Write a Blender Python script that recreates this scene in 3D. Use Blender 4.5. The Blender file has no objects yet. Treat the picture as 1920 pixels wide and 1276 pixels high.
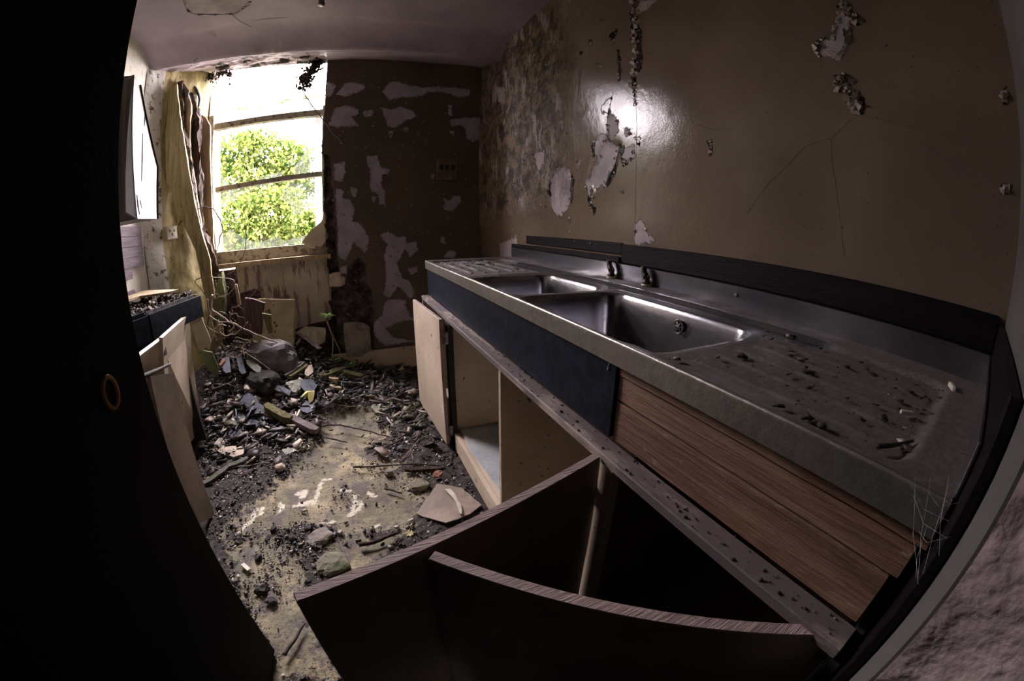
import bpy, math, random
import numpy as np
from mathutils import Vector, Matrix, noise
random.seed(7); np.random.seed(7)
sc = bpy.context.scene
PI = math.pi
# ------------------------------------------------------------------ camera (15 mm fisheye), world, sun, exposure
CH = 1.09                                     # camera height
YAW, PITCH, ROLL = math.radians(23.11), math.radians(16.63), math.radians(0.26)
F, K3 = 730.53, -0.0262                       # theta = u + K3 u^3, u = r / F (pixels of 1920)
def basis():
    cy, sy, cp, sp = math.cos(YAW), math.sin(YAW), math.cos(PITCH), math.sin(PITCH)
    f = Vector((sy*cp, cy*cp, -sp)); r = Vector((cy, -sy, 0)); u = r.cross(f)
    c, s = math.cos(ROLL), math.sin(ROLL)
    return c*r + s*u, -s*r + c*u, f
RX, UX, FX = basis()
camd = bpy.data.cameras.new('camera'); cam = bpy.data.objects.new('camera', camd)
sc.collection.objects.link(cam)
cam.matrix_world = Matrix(((RX.x, UX.x, -FX.x, 0), (RX.y, UX.y, -FX.y, 0), (RX.z, UX.z, -FX.z, CH), (0, 0, 0, 1)))
camd.type = 'PANO'; camd.sensor_width = 36; camd.sensor_fit = 'HORIZONTAL'; camd.clip_start = 0.01
cc = camd
cc.panorama_type = 'FISHEYE_LENS_POLYNOMIAL'
fm = F*36/1920
cc.fisheye_fov = math.radians(220)
cc.fisheye_polynomial_k0 = 0
cc.fisheye_polynomial_k1 = -1/fm
cc.fisheye_polynomial_k2 = 0
cc.fisheye_polynomial_k3 = -K3/fm**3
cc.fisheye_polynomial_k4 = 0
sc.camera = cam
sc.view_settings.view_transform = 'Standard'; sc.view_settings.look = 'None'
sc.view_settings.exposure = 1.7; sc.view_settings.gamma = 1.0; sc.view_settings.use_curve_mapping = False
sc.cycles.use_denoising = True
sc.cycles.max_bounces = 10; sc.cycles.diffuse_bounces = 6; sc.cycles.transparent_max_bounces = 24
sc.cycles.sample_clamp_indirect = 8
w = bpy.data.worlds.new('sky'); sc.world = w; w.use_nodes = True
bg = w.node_tree.nodes['Background']
bg.inputs[0].default_value = (1.0, 0.90, 0.96, 1); bg.inputs[1].default_value = 20.0
sund = bpy.data.lights.new('sun', 'SUN'); sund.energy = 14; sund.angle = math.radians(1.5); sund.color = (1, .93, .78)
sun = bpy.data.objects.new('sun', sund); sc.collection.objects.link(sun)
sun.rotation_euler = (math.radians(40), 0, math.radians(20))   # high, from behind the house onto the trees
pd = bpy.data.lights.new('window_portal', 'AREA'); pd.shape = 'RECTANGLE'; pd.size = .95; pd.size_y = 1.5
pd.cycles.is_portal = True
po = bpy.data.objects.new('window_portal', pd); sc.collection.objects.link(po)
po.location = (-.64, 3.36, 1.68); po.rotation_euler = (math.radians(-90), 0, 0)

# ------------------------------------------------------------------ geometry helpers
def ray(x, y):
    dx, dy = x-960, 638-y; r = math.hypot(dx, dy); u = r/F; th = u+K3*u**3
    s = math.sin(th)/max(r, 1e-9)
    return RX*(dx*s) + UX*(dy*s) + FX*math.cos(th)
def P(x, y, ax, val):
    """point of the photograph (x, y) brought onto the real plane axis = val"""
    d = ray(x, y); o = Vector((0, 0, CH)); t = (val-o[ax])/d[ax]
    return o + d*t
COL = sc.collection
def setp(o, label=None, cat=None, group=None, kind=None):
    if label: o['label'] = label
    if cat: o['category'] = cat
    if group: o['group'] = group
    if kind: o['kind'] = kind
    return o
def link(name, me, mat=None, parent=None, smooth=False):
    if mat is not None and not me.materials: me.materials.append(mat)
    o = bpy.data.objects.new(name, me); COL.objects.link(o)
    if parent is not None: o.parent = parent
    if smooth: me.shade_smooth()
    return o
def mesh(name, v, f, mat=None, parent=None, smooth=False):
    me = bpy.data.meshes.new(name); me.from_pydata([tuple(a) for a in v], [], [tuple(a) for a in f]); me.update()
    return link(name, me, mat, parent, smooth)
def empty(name, loc=(0, 0, 0)):
    o = bpy.data.objects.new(name, None); o.location = loc; COL.objects.link(o); o.empty_display_size = .05
    return o
class MB:
    def __init__(s): s.v = []; s.f = []
    def add(s, v, f):
        n = len(s.v); s.v += [tuple(a) for a in v]; s.f += [tuple(i+n for i in a) for a in f]; return s
    def box(s, lo, hi, ch=0.0, M=None, taper=None):
        x0, y0, z0 = lo; x1, y1, z1 = hi
        if ch <= 0:
            v = [(x0, y0, z0), (x1, y0, z0), (x1, y1, z0), (x0, y1, z0), (x0, y0, z1), (x1, y0, z1), (x1, y1, z1), (x0, y1, z1)]
            f = [(3, 2, 1, 0), (4, 5, 6, 7), (0, 1, 5, 4), (1, 2, 6, 5), (2, 3, 7, 6), (3, 0, 4, 7)]
        else:                                                    # chamfered box, 24 verts
            v = []; idx = {}
            for ix in (0, 1):
                for iy in (0, 1):
                    for iz in (0, 1):
                        c = [x1 if ix else x0, y1 if iy else y0, z1 if iz else z0]
                        sg = [-1 if ix else 1, -1 if iy else 1, -1 if iz else 1]
                        for a in range(3):
                            p = [c[k]+(0 if k == a else sg[k]*ch) for k in range(3)]
                            idx[(ix, iy, iz, a)] = len(v); v.append(tuple(p))
            f = []
            for a in range(3):
                b, c = (a+1) % 3, (a+2) % 3
                for sd in (0, 1):
                    q = []
                    for bb, cc_ in ((0, 0), (1, 0), (1, 1), (0, 1)):
                        k = [0, 0, 0]; k[a] = sd; k[b] = bb; k[c] = cc_; q.append(idx[(*k, a)])
                    f.append(tuple(q) if sd else tuple(reversed(q)))
            for a in range(3):                                   # edges along axis a
                b, c = (a+1) % 3, (a+2) % 3
                for bb in (0, 1):
                    for c2 in (0, 1):
                        k0 = [0, 0, 0]; k0[b] = bb; k0[c] = c2; k1 = list(k0); k1[a] = 1
                        q = [idx[(*k0, b)], idx[(*k1, b)], idx[(*k1, c)], idx[(*k0, c)]]
                        f.append(tuple(q) if (bb != c2) else tuple(reversed(q)))
            for ix in (0, 1):
                for iy in (0, 1):
                    for iz in (0, 1):
                        q = [idx[(ix, iy, iz, a)] for a in range(3)]
                        f.append(tuple(q) if (ix+iy+iz) % 2 else tuple(reversed(q)))
        if M is not None: v = [tuple(M @ Vector(p)) for p in v]
        return s.add(v, f)
    def tube(s, pts, r, n=6, cap=True):
        pts = [Vector(p) for p in pts]; m = len(pts)
        rr = r if isinstance(r, (list, tuple)) else [r]*m
        v = []; prev = None
        for i, p in enumerate(pts):
            t = (pts[min(i+1, m-1)]-pts[max(i-1, 0)])
            if t.length < 1e-9: t = Vector((0, 0, 1))
            t.normalize()
            if prev is None:
                a = Vector((0, 0, 1)) if abs(t.z) < .9 else Vector((1, 0, 0)); nx = t.cross(a).normalized()
            else:
                nx = (prev - t*prev.dot(t)); nx = nx.normalized() if nx.length > 1e-6 else t.orthogonal().normalized()
            prev = nx; ny = t.cross(nx)
            for k in range(n):
                a = 2*PI*k/n; v.append(p+nx*(math.cos(a)*rr[i])+ny*(math.sin(a)*rr[i]))
        f = [(i*n+k, i*n+(k+1) % n, (i+1)*n+(k+1) % n, (i+1)*n+k) for i in range(m-1) for k in range(n)]
        if cap: f += [tuple(reversed(range(n))), tuple((m-1)*n+k for k in range(n))]
        return s.add(v, f)
    def prism(s, poly, d):
        """poly: 3D loop, d: extrusion vector"""
        n = len(poly); d = Vector(d); v = [Vector(p) for p in poly]+[Vector(p)+d for p in poly]
        f = [tuple(reversed(range(n))), tuple(range(n, 2*n))]+[(i, (i+1) % n, n+(i+1) % n, n+i) for i in range(n)]
        return s.add(v, f)
    def build(s, name, mat, parent=None, smooth=False):
        return mesh(name, s.v, s.f, mat, parent, smooth)
def grid(name, xs, ys, fn, mat, parent=None, attrs=None, smooth=True, keep=None):
    """structured sheet; fn(X, Y) -> (X, Y, Z) arrays; attrs: dict name -> array"""
    A, B = np.meshgrid(np.array(xs, float), np.array(ys, float), indexing='ij')
    X, Y, Z = fn(A, B); nx, ny = A.shape
    co = np.stack([X, Y, Z], -1).reshape(-1, 3).astype(np.float32)
    i = np.arange(nx-1)[:, None]*ny+np.arange(ny-1)[None]; 
    q = np.stack([i, i+ny, i+ny+1, i+1], -1)
    if keep is not None: q = q[keep(A[:-1, :-1], B[:-1, :-1])]
    q = q.reshape(-1, 4).astype(np.int32)
    me = bpy.data.meshes.new(name); me.vertices.add(len(co)); me.vertices.foreach_set('co', co.ravel())
    me.loops.add(q.size); me.loops.foreach_set('vertex_index', q.ravel())
    me.polygons.add(len(q)); me.polygons.foreach_set('loop_start', np.arange(0, q.size, 4, dtype=np.int32))
    me.update(calc_edges=True)
    for k, a in (attrs(A, B) if attrs else {}).items():
        at = me.attributes.new(k, 'FLOAT', 'POINT'); at.data.foreach_set('value', np.asarray(a, np.float32).ravel())
    return link(name, me, mat, parent, smooth)
def sdf(poly, X, Y):
    """signed distance to a closed polygon, positive inside"""
    d = np.full(X.shape, 1e9); ins = np.zeros(X.shape, bool); n = len(poly)
    for i in range(n):
        (ax, ay), (bx, by) = poly[i], poly[(i+1) % n]
        ex, ey = bx-ax, by-ay; L = ex*ex+ey*ey+1e-12
        t = np.clip(((X-ax)*ex+(Y-ay)*ey)/L, 0, 1)
        d = np.minimum(d, np.hypot(X-ax-t*ex, Y-ay-t*ey))
        c = ((ay > Y) != (by > Y)); xi = ax+(Y-ay)*ex/(ey if abs(ey) > 1e-12 else 1e-12)
        ins ^= c & (X < xi)
    return np.where(ins, d, -d)
def sdfs(polys, X, Y):
    d = np.full(X.shape, -1.0)
    for p in polys: d = np.maximum(d, sdf(p, X, Y))
    return d
def dline(pts, X, Y):
    d = np.full(X.shape, 1e9)
    for (ax, ay), (bx, by) in zip(pts[:-1], pts[1:]):
        ex, ey = bx-ax, by-ay; t = np.clip(((X-ax)*ex+(Y-ay)*ey)/(ex*ex+ey*ey+1e-12), 0, 1)
        d = np.minimum(d, np.hypot(X-ax-t*ex, Y-ay-t*ey))
    return d
def nz(X, Y, s, seed=0, oct=4):
    out = np.empty(X.shape); xf = X.ravel(); yf = Y.ravel()
    o = np.array([noise.fractal((a*s+seed*7.3, b*s-seed*3.1, seed*1.7), 1.0, 2.0, oct) for a, b in zip(xf.tolist(), yf.tolist())])
    return o.reshape(X.shape)
def sm(a, b, x): t = np.clip((x-a)/(b-a), 0, 1); return t*t*(3-2*t)

# ------------------------------------------------------------------ material helpers
class N:
    def __init__(s, name):
        s.m = bpy.data.materials.new(name); s.m.use_nodes = True; s.nt = s.m.node_tree; s.nt.nodes.clear()
        s.out = s.nt.nodes.new('ShaderNodeOutputMaterial'); s.b = s.nt.nodes.new('ShaderNodeBsdfPrincipled')
        s.nt.links.new(s.b.outputs[0], s.out.inputs[0]); s._c = None
    def n(s, t, **kw):
        x = s.nt.nodes.new('ShaderNode'+t)
        for k, v in kw.items(): setattr(x, k, v)
        return x
    def set(s, sock, v):
        if hasattr(v, 'is_output') or isinstance(v, bpy.types.NodeSocket): s.nt.links.new(v, sock)
        else:
            if isinstance(v, (tuple, list)) and len(v) == 3 and sock.type == 'RGBA': v = (*v, 1)
            sock.default_value = v
    def co(s, scale=(1, 1, 1), world=False):
        if world: src = s.n('NewGeometry').outputs['Position']
        else: src = s.n('TexCoord').outputs['Object']
        mp = s.n('Mapping'); s.set(mp.inputs[0], src); mp.inputs['Scale'].default_value = scale
        return mp.outputs[0]
    def noise(s, scale, detail=4, rough=.55, vec=None, dist=0):
        x = s.n('TexNoise'); x.inputs['Scale'].default_value = scale; x.inputs['Detail'].default_value = detail
        x.inputs['Roughness'].default_value = rough; x.inputs['Distortion'].default_value = dist
        if vec is not None: s.set(x.inputs['Vector'], vec)
        return x.outputs[0]
    def voro(s, scale, vec=None, feature='F1', out=0):
        x = s.n('TexVoronoi', feature=feature); x.inputs['Scale'].default_value = scale
        if vec is not None: s.set(x.inputs['Vector'], vec)
        return x.outputs[out]
    def attr(s, name): return s.n('Attribute', attribute_name=name).outputs['Fac']
    def ss(s, fac, a, b, lo=0., hi=1.):
        x = s.n('MapRange', interpolation_type='SMOOTHSTEP'); s.set(x.inputs[0], fac)
        x.inputs[1].default_value = a; x.inputs[2].default_value = b; x.inputs[3].default_value = lo; x.inputs[4].default_value = hi
        return x.outputs[0]
    def ma(s, op, a, b=0.):
        x = s.n('Math', operation=op); s.set(x.inputs[0], a); s.set(x.inputs[1], b); return x.outputs[0]
    def mix(s, fac, a, b):
        x = s.n('Mix', data_type='RGBA'); s.set(x.inputs[0], fac); s.set(x.inputs[6], a); s.set(x.inputs[7], b); return x.outputs[2]
    def ramp(s, fac, stops):
        x = s.n('ValToRGB'); s.set(x.inputs[0], fac); e = x.color_ramp.elements
        while len(e) > 1: e.remove(e[-1])
        e[0].position = stops[0][0]; e[0].color = (*stops[0][1], 1)
        for p, c in stops[1:]: k = e.new(p); k.color = (*c, 1)
        return x.outputs[0]
    def bump(s, h, dist=.002, strength=1., nrm=None):
        x = s.n('Bump'); x.inputs['Strength'].default_value = strength; x.inputs['Distance'].default_value = dist
        s.set(x.inputs['Height'], h)
        if nrm is not None: s.set(x.inputs['Normal'], nrm)
        return x.outputs[0]
    def fin(s, col, rough=.6, bump=None, metal=0., spec=None):
        s.set(s.b.inputs['Base Color'], col); s.set(s.b.inputs['Roughness'], rough); s.set(s.b.inputs['Metallic'], metal)
        if bump is not None: s.set(s.b.inputs['Normal'], bump)
        if spec is not None: s.set(s.b.inputs['Specular IOR Level'], spec)
        return s.m
def simple(name, c1, c2, scale=8, rough=.7, bumpd=.001, bs=60, stretch=(1, 1, 1), speck=None, metal=0., spec=None):
    k = N(name); v = k.co(stretch); f = k.noise(scale, 6, .6, v)
    col = k.mix(k.ss(f, .35, .65), c1, c2)
    h = k.noise(bs, 5, .6, v)
    if speck: col = k.mix(k.ss(k.noise(speck[0], 3, .5, v), speck[1], speck[1]+.04), col, speck[2])
    return k.fin(col, rough, k.bump(h, bumpd), metal, spec)
M = {}
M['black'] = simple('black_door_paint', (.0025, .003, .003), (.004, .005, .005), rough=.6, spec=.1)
M['cream'] = simple('cream_painted_board', (.60, .50, .38), (.48, .39, .29), 4, .5, .0008, 40, speck=(34, .68, (.1, .07, .05)))
M['creamdark'] = simple('brown_and_shaded_cream_board', (.20, .145, .10), (.12, .085, .06), 6, .55, .0006, 50)  # brown boards, and cream doors with their shade put into the colour
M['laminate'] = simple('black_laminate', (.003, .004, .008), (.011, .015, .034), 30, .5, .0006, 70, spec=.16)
M['socket'] = simple('ivory_plastic', (.62, .56, .42), (.45, .4, .3), 12, .4)
M['darkmetal'] = simple('tarnished_brass', (.03, .026, .024), (.08, .06, .04), 30, .45, .0005, metal=.6)
M['iron'] = simple('worn_steel_hinge', (.35, .33, .32), (.12, .1, .1), 40, .4, metal=.8)
M['dark'] = simple('grime_and_shade_dark', (.012, .01, .01), (.03, .024, .02), 20, .8)
M['web'] = simple('cobweb_silk', (.5, .48, .5), (.4, .38, .4), 20, .8)
def wood(name, c1, c2, c3, axis=0, scale=1., rough=.7, dep=.0015):
    k = N(name); st = [14*scale]*3; st[axis] = 1.2*scale; v = k.co(tuple(st))
    g = k.noise(3, 8, .65, v, 1.2); k2 = k.noise(14, 4, .6, v)
    col = k.ramp(g, [(.3, c1), (.5, c2), (.7, c3)])
    col = k.mix(k.ss(k2, .55, .75, 0, .7), col, tuple(a*.3 for a in c1))
    return k.fin(col, rough, k.bump(k.ma('ADD', g, k2), dep))
M['board'] = wood('bare_pine_board', (.085, .04, .024), (.19, .098, .06), (.29, .175, .12), 1, .7, .75, .003)
k = N('knotty_pine_board'); v = k.co((14*.7, 1.2*.7, 14*.7)); g = k.noise(3, 8, .65, v, 1.2); kn = k.voro(7, k.co((1.2, .55, 1.2)))
col = k.ramp(g, [(.3, (.085, .04, .024)), (.5, (.19, .098, .06)), (.7, (.29, .175, .12))]); col = k.mix(k.ss(kn, .10, .05, 0, .9), col, (.03, .012, .008)); col = k.mix(k.ss(k.noise(45, 6, .8, k.co((1, .4, 1))), .60, .66, 0, .6), col, (.42, .33, .30))
M['board'] = k.fin(col, .75, k.bump(k.ma('ADD', g, k.noise(14, 4, .6, v)), .003))
M['edgewood'] = wood('blockboard_edge', (.22, .15, .15), (.36, .26, .25), (.46, .35, .33), 0, 1.6, .7, .002)
M['rot'] = wood('rotten_timber', (.012, .007, .005), (.045, .025, .016), (.14, .09, .05), 2, 1., .9, .006)
M['palewood'] = wood('weathered_pale_wood', (.24, .17, .11), (.42, .32, .20), (.55, .45, .3), 2, 1., .8, .003)
M['mosswood'] = wood('mossy_timber', (.03, .03, .015), (.12, .11, .04), (.25, .22, .1), 2, 1., .9, .005)
M['graywood'] = wood('grey_split_wood', (.06, .045, .045), (.14, .11, .11), (.26, .21, .2), 0, 1., .85, .003)
def stone(name, c1, c2, moss=None, mth=.5, sc_=6):
    k = N(name); v = k.co(); f = k.noise(sc_, 8, .65, v); col = k.ramp(f, [(.3, c1), (.7, c2)])
    h = k.ma('ADD', k.noise(20, 8, .7, v), k.ma('MULTIPLY', k.voro(30, v), .4))
    col = k.mix(k.ss(k.noise(60, 3, .6, v), .6, .7, 0, .6), col, tuple(a*.3 for a in c1))
    if moss: 
        nrm = k.n('NewGeometry').outputs['Normal']; sp = k.n('SeparateXYZ'); k.set(sp.inputs[0], nrm)
        mm = k.ma('ADD', k.ma('MULTIPLY', sp.outputs[2], .35), k.noise(9, 5, .6, v))
        col = k.mix(k.ss(mm, mth, mth+.12), col, moss)
    return k.fin(col, .85, k.bump(h, .006))
M['stone'] = stone('rough_stone', (.14, .12, .11), (.36, .31, .26), (.09, .10, .04), .90)
M['mossstone'] = stone('mossy_stone', (.12, .11, .08), (.32, .3, .2), (.10, .11, .055), .82)
M['palestone'] = stone('pale_plaster_lump', (.38, .31, .26), (.6, .5, .4))
M['darkstone'] = stone('dark_slaty_rock', (.05, .045, .05), (.20, .17, .17), (.05, .07, .02), .84)
M['moss'] = stone('moss_cushion', (.02, .03, .008), (.07, .09, .02))
M['slate'] = simple('blue_grey_slate', (.05, .057, .085), (.12, .13, .165), 14, .65, .002, 30, speck=(28, .58, (.06, .055, .05)), spec=.3)
M['greenslate'] = simple('algae_green_slate', (.10, .11, .085), (.24, .24, .16), 8, .6, .002, 30, speck=(22, .62, (.38, .36, .24)))
M['brick'] = simple('broken_red_brick', (.28, .12, .08), (.4, .2, .13), 20, .85, .002, 50)
M['plastic'] = simple('pale_scrap', (.6, .55, .45), (.45, .4, .33), 20, .6)
M['twig'] = simple('dry_twig_bark', (.16, .12, .09), (.36, .29, .22), 30, .8, .0008, 90)
M['darktwig'] = simple('dark_twig_bark', (.035, .025, .02), (.10, .07, .06), 30, .8, .0008, 90)
M['greenleaf'] = simple('seedling_leaf', (.10, .22, .03), (.18, .34, .06), 20, .5)
M['greenplaster'] = simple('algae_covered_sheet', (.06, .07, .03), (.15, .17, .075), 5, .7, .001)
M['paperboard'] = simple('torn_painted_hardboard', (.62, .56, .42), (.5, .43, .3), 6, .6, .001)

def metal_mat():
    k = N('stained_steel'); v = k.co(); at = k.attr('dust'); nrm = k.n('NewGeometry').outputs['Normal']
    big = k.noise(5, 6, .6, v); fine = k.noise(60, 6, .7, v)
    d = k.ss(k.ma('ADD', at, k.ma('MULTIPLY', k.ma('SUBTRACT', big, .5), .9)), .35, .75)
    d = k.ma('MULTIPLY', d, k.ss(fine, .25, .5, .55, 1.))
    col = k.mix(d, k.mix(k.ss(big, .35, .65), (.40, .39, .41), (.24, .24, .28)), k.mix(k.ss(fine, .4, .6), (.075, .056, .05), (.145, .112, .096)))
    rough = k.ss(d, 0, 1, .22, .75)
    met = k.ss(d, 0, 1, .92, .12)
    sp = k.ss(k.noise(45, 2, .5, v), .70, .73); col = k.mix(k.ma('MULTIPLY', sp, at), col, (.02, .015, .012))
    return k.fin(col, rough, k.bump(fine, .0006), met)
M['steel'] = metal_mat()

def wall_mat(name, paint1, paint2, pale1, pale2, rough=.35, mold=True, gloss=.5):
    k = N(name); v = k.co(world=True)
    e = k.ma('MULTIPLY', k.ma('SUBTRACT', k.noise(28, 9, .75, v), .5), .07)
    pe = k.ss(k.ma('ADD', k.attr('peel'), e), -.001, .001)
    ho = k.ss(k.ma('ADD', k.attr('hole'), e), -.003, .003)
    pb = k.mix(k.ss(k.noise(2.2, 5, .6, v), .35, .65), paint1, paint2)
    pb = k.mix(k.ss(k.noise(120, 2, .5, v), .72, .75), pb, tuple(a*.25 for a in paint1))
    pp = k.mix(k.ss(k.noise(9, 6, .6, v), .35, .65), pale1, pale2)
    dm = k.attr('damp'); vs = k.co((9, 9, 2.2), world=True); st = k.ma('ADD', k.ma('MULTIPLY', k.noise(2.4, 9, .72, vs), .45), k.ma('MULTIPLY', k.noise(9, 9, .75, v), .55))  # on the bulkhead front this mask also carries painted shade
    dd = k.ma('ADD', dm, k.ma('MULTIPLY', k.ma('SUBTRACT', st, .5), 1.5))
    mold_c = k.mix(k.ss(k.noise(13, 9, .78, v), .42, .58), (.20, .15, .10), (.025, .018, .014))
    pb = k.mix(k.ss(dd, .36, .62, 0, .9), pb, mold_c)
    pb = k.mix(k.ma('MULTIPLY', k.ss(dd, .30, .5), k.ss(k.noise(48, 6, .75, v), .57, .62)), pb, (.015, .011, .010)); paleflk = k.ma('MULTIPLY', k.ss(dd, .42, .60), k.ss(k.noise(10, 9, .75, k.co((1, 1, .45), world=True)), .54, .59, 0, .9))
    pb = k.mix(paleflk, pb, tuple(a*.8 for a in pale1))
    col = k.mix(pe, pb, pp); col = k.mix(ho, col, (.022, .016, .013))
    h = k.ma('SUBTRACT', k.ma('ADD', k.ma('MULTIPLY', k.noise(7, 3, .5, v), .35), k.ma('MULTIPLY', k.noise(26, 6, .7, v), .22)), k.ma('MULTIPLY', pe, .7))
    h = k.ma('SUBTRACT', h, k.ma('MULTIPLY', ho, 2.5))
    h = k.ma('ADD', h, k.ma('MULTIPLY', k.ma('MULTIPLY', k.ss(dd, .30, .62), k.noise(30, 4, .6, v)), 1.8))
    fine = k.noise(160, 3, .6, v); n1 = k.bump(fine, .00025, .7); n2 = k.bump(h, .004, 1, n1)
    r = k.ma('ADD', k.ma('ADD', k.ma('MULTIPLY', pe, .45), k.ss(dd, .2, .6, 0, .45)), rough)
    r = k.ma('MINIMUM', r, .9)
    return k.fin(col, r, n2, spec=gloss)
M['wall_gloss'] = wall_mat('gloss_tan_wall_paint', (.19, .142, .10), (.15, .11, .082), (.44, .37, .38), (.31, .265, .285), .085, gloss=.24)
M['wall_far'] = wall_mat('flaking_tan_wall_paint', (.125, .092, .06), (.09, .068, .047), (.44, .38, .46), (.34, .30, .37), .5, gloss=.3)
M['ceiling'] = wall_mat('smoked_ceiling_paint', (.38, .31, .36), (.30, .245, .29), (.42, .36, .36), (.3, .25, .26), .6, gloss=.3)
M['plasterwhite'] = wall_mat('mouldy_white_wall_paint', (.52, .49, .42), (.40, .37, .30), (.6, .56, .5), (.5, .47, .4), .5, gloss=.3)
def reveal_mat():
    k = N('algae_stained_yellow_plaster'); v = k.co(world=True); vs = k.co((5, 5, 1.2), world=True)
    f = k.noise(2.6, 8, .65, vs, .6)
    col = k.ramp(f, [(.3, (.07, .075, .025)), (.43, (.26, .22, .075)), (.55, (.42, .33, .14)), (.7, (.55, .50, .33))])
    col = k.mix(k.ss(k.noise(14, 8, .7, v), .60, .68), col, (.05, .05, .025))
    col = k.mix(k.ss(k.attr('white'), .4, .6), col, k.mix(k.ss(k.noise(18, 6, .7, v), .55, .62), (.62, .6, .52), (.12, .1, .07)))
    return k.fin(col, .7, k.bump(k.noise(30, 8, .7, v), .006))
M['reveal'] = reveal_mat()
def rubble_mat(name, a, b, c):
    k = N(name); v = k.co(world=True); f = k.noise(18, 8, .75, v)
    col = k.ramp(f, [(.35, a), (.5, b), (.68, c)])
    return k.fin(col, .9, k.bump(k.ma('ADD', k.noise(25, 8, .8, v), k.voro(22, v)), .02))
M['rubble'] = rubble_mat('exposed_rubble_core', (.012, .008, .007), (.09, .055, .05), (.24, .17, .16))
M['rough'] = N('rough_cast_plaster').m
k = N('rough_cast_pinkish_plaster'); v = k.co(world=True)
M['rough'] = k.fin(k.mix(k.ss(k.noise(12, 6, .6, v), .35, .65), (.60, .45, .45), (.74, .57, .56)), .85, k.bump(k.ma('ADD', k.noise(22, 3, .5, v), k.ma('MULTIPLY', k.noise(70, 3, .5, v), .3)), .007))
k = N('grey_smooth_render'); v = k.co(world=True)
M['grey'] = k.fin(k.mix(k.ss(k.noise(5, 6, .6, v), .3, .7), (.135, .125, .12), (.10, .093, .09)), .6, k.bump(k.noise(40, 5, .6, v), .001))
def floor_mat():
    k = N('dirty_concrete_floor'); v = k.co(world=True)
    c = k.ramp(k.noise(4, 8, .65, v), [(.34, (.10, .09, .055)), (.45, (.21, .185, .11)), (.55, (.34, .285, .18)), (.66, (.55, .46, .27))])
    c = k.mix(k.ss(k.noise(3.1, 5, .6, k.co((1, 1, 1), True)), .5, .62, 0, .6), c, (.17, .17, .12)); c = k.mix(k.ss(k.noise(9, 9, .8, v), .49, .57, 0, .85), c, (.125, .098, .095))
    c = k.mix(k.ss(k.noise(70, 6, .75, v), .56, .62), c, (.07, .055, .05)); c = k.mix(k.ss(k.noise(22, 9, .8, v), .56, .64, 0, .85), c, (.10, .08, .075))
    d = k.ma('ADD', k.attr('dirt'), k.ma('MULTIPLY', k.ma('SUBTRACT', k.noise(16, 9, .8, v), .5), 1.1))
    soil = k.ramp(k.noise(45, 8, .8, v), [(.38, (.018, .012, .013)), (.5, (.06, .045, .045)), (.62, (.15, .115, .11)), (.74, (.34, .28, .26))])
    c = k.mix(k.ss(d, -.02, .04), c, soil)
    wmask = k.ss(k.ma('ADD', k.attr('white'), k.ma('MULTIPLY', k.ma('SUBTRACT', k.noise(40, 8, .8, v), .5), .085)), -.001, .002)
    c = k.mix(wmask, c, (.70, .65, .52))
    h = k.ma('ADD', k.noise(30, 8, .7, v), k.ma('MULTIPLY', k.ss(d, -.02, .04), k.ma('MULTIPLY', k.noise(60, 6, .8, v), 2.2)))
    return k.fin(c, .75, k.bump(h, .008))
M['floor'] = floor_mat()
def glass_mat():
    k = N('dirty_window_glass'); v = k.co(world=True)
    tr = k.n('BsdfTransparent'); tr.inputs[0].default_value = (.93, .95, .92, 1)
    df = k.n('BsdfTranslucent'); df.inputs[0].default_value = (.07, .075, .06, 1)
    gl = k.n('BsdfGlossy'); gl.inputs[0].default_value = (1, 1, 1, 1); gl.inputs[1].default_value = .08
    a = k.n('MixShader'); f = k.ss(k.noise(5, 6, .65, v), .3, .75, .08, .35); k.set(a.inputs[0], f)
    k.nt.links.new(tr.outputs[0], a.inputs[1]); k.nt.links.new(df.outputs[0], a.inputs[2])
    b = k.n('MixShader'); b.inputs[0].default_value = .05
    k.nt.links.new(a.outputs[0], b.inputs[1]); k.nt.links.new(gl.outputs[0], b.inputs[2])
    k.nt.links.new(b.outputs[0], k.out.inputs[0]); return k.m
M['glass'] = glass_mat()
k = N('window_frame_old_paint'); v = k.co(world=True)
M['frame'] = k.fin(k.mix(k.ss(k.noise(22, 6, .7, v), .5, .62), (.34, .31, .24), (.12, .09, .06)), .7, k.bump(k.noise(40, 5, .7, v), .003))

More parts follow.
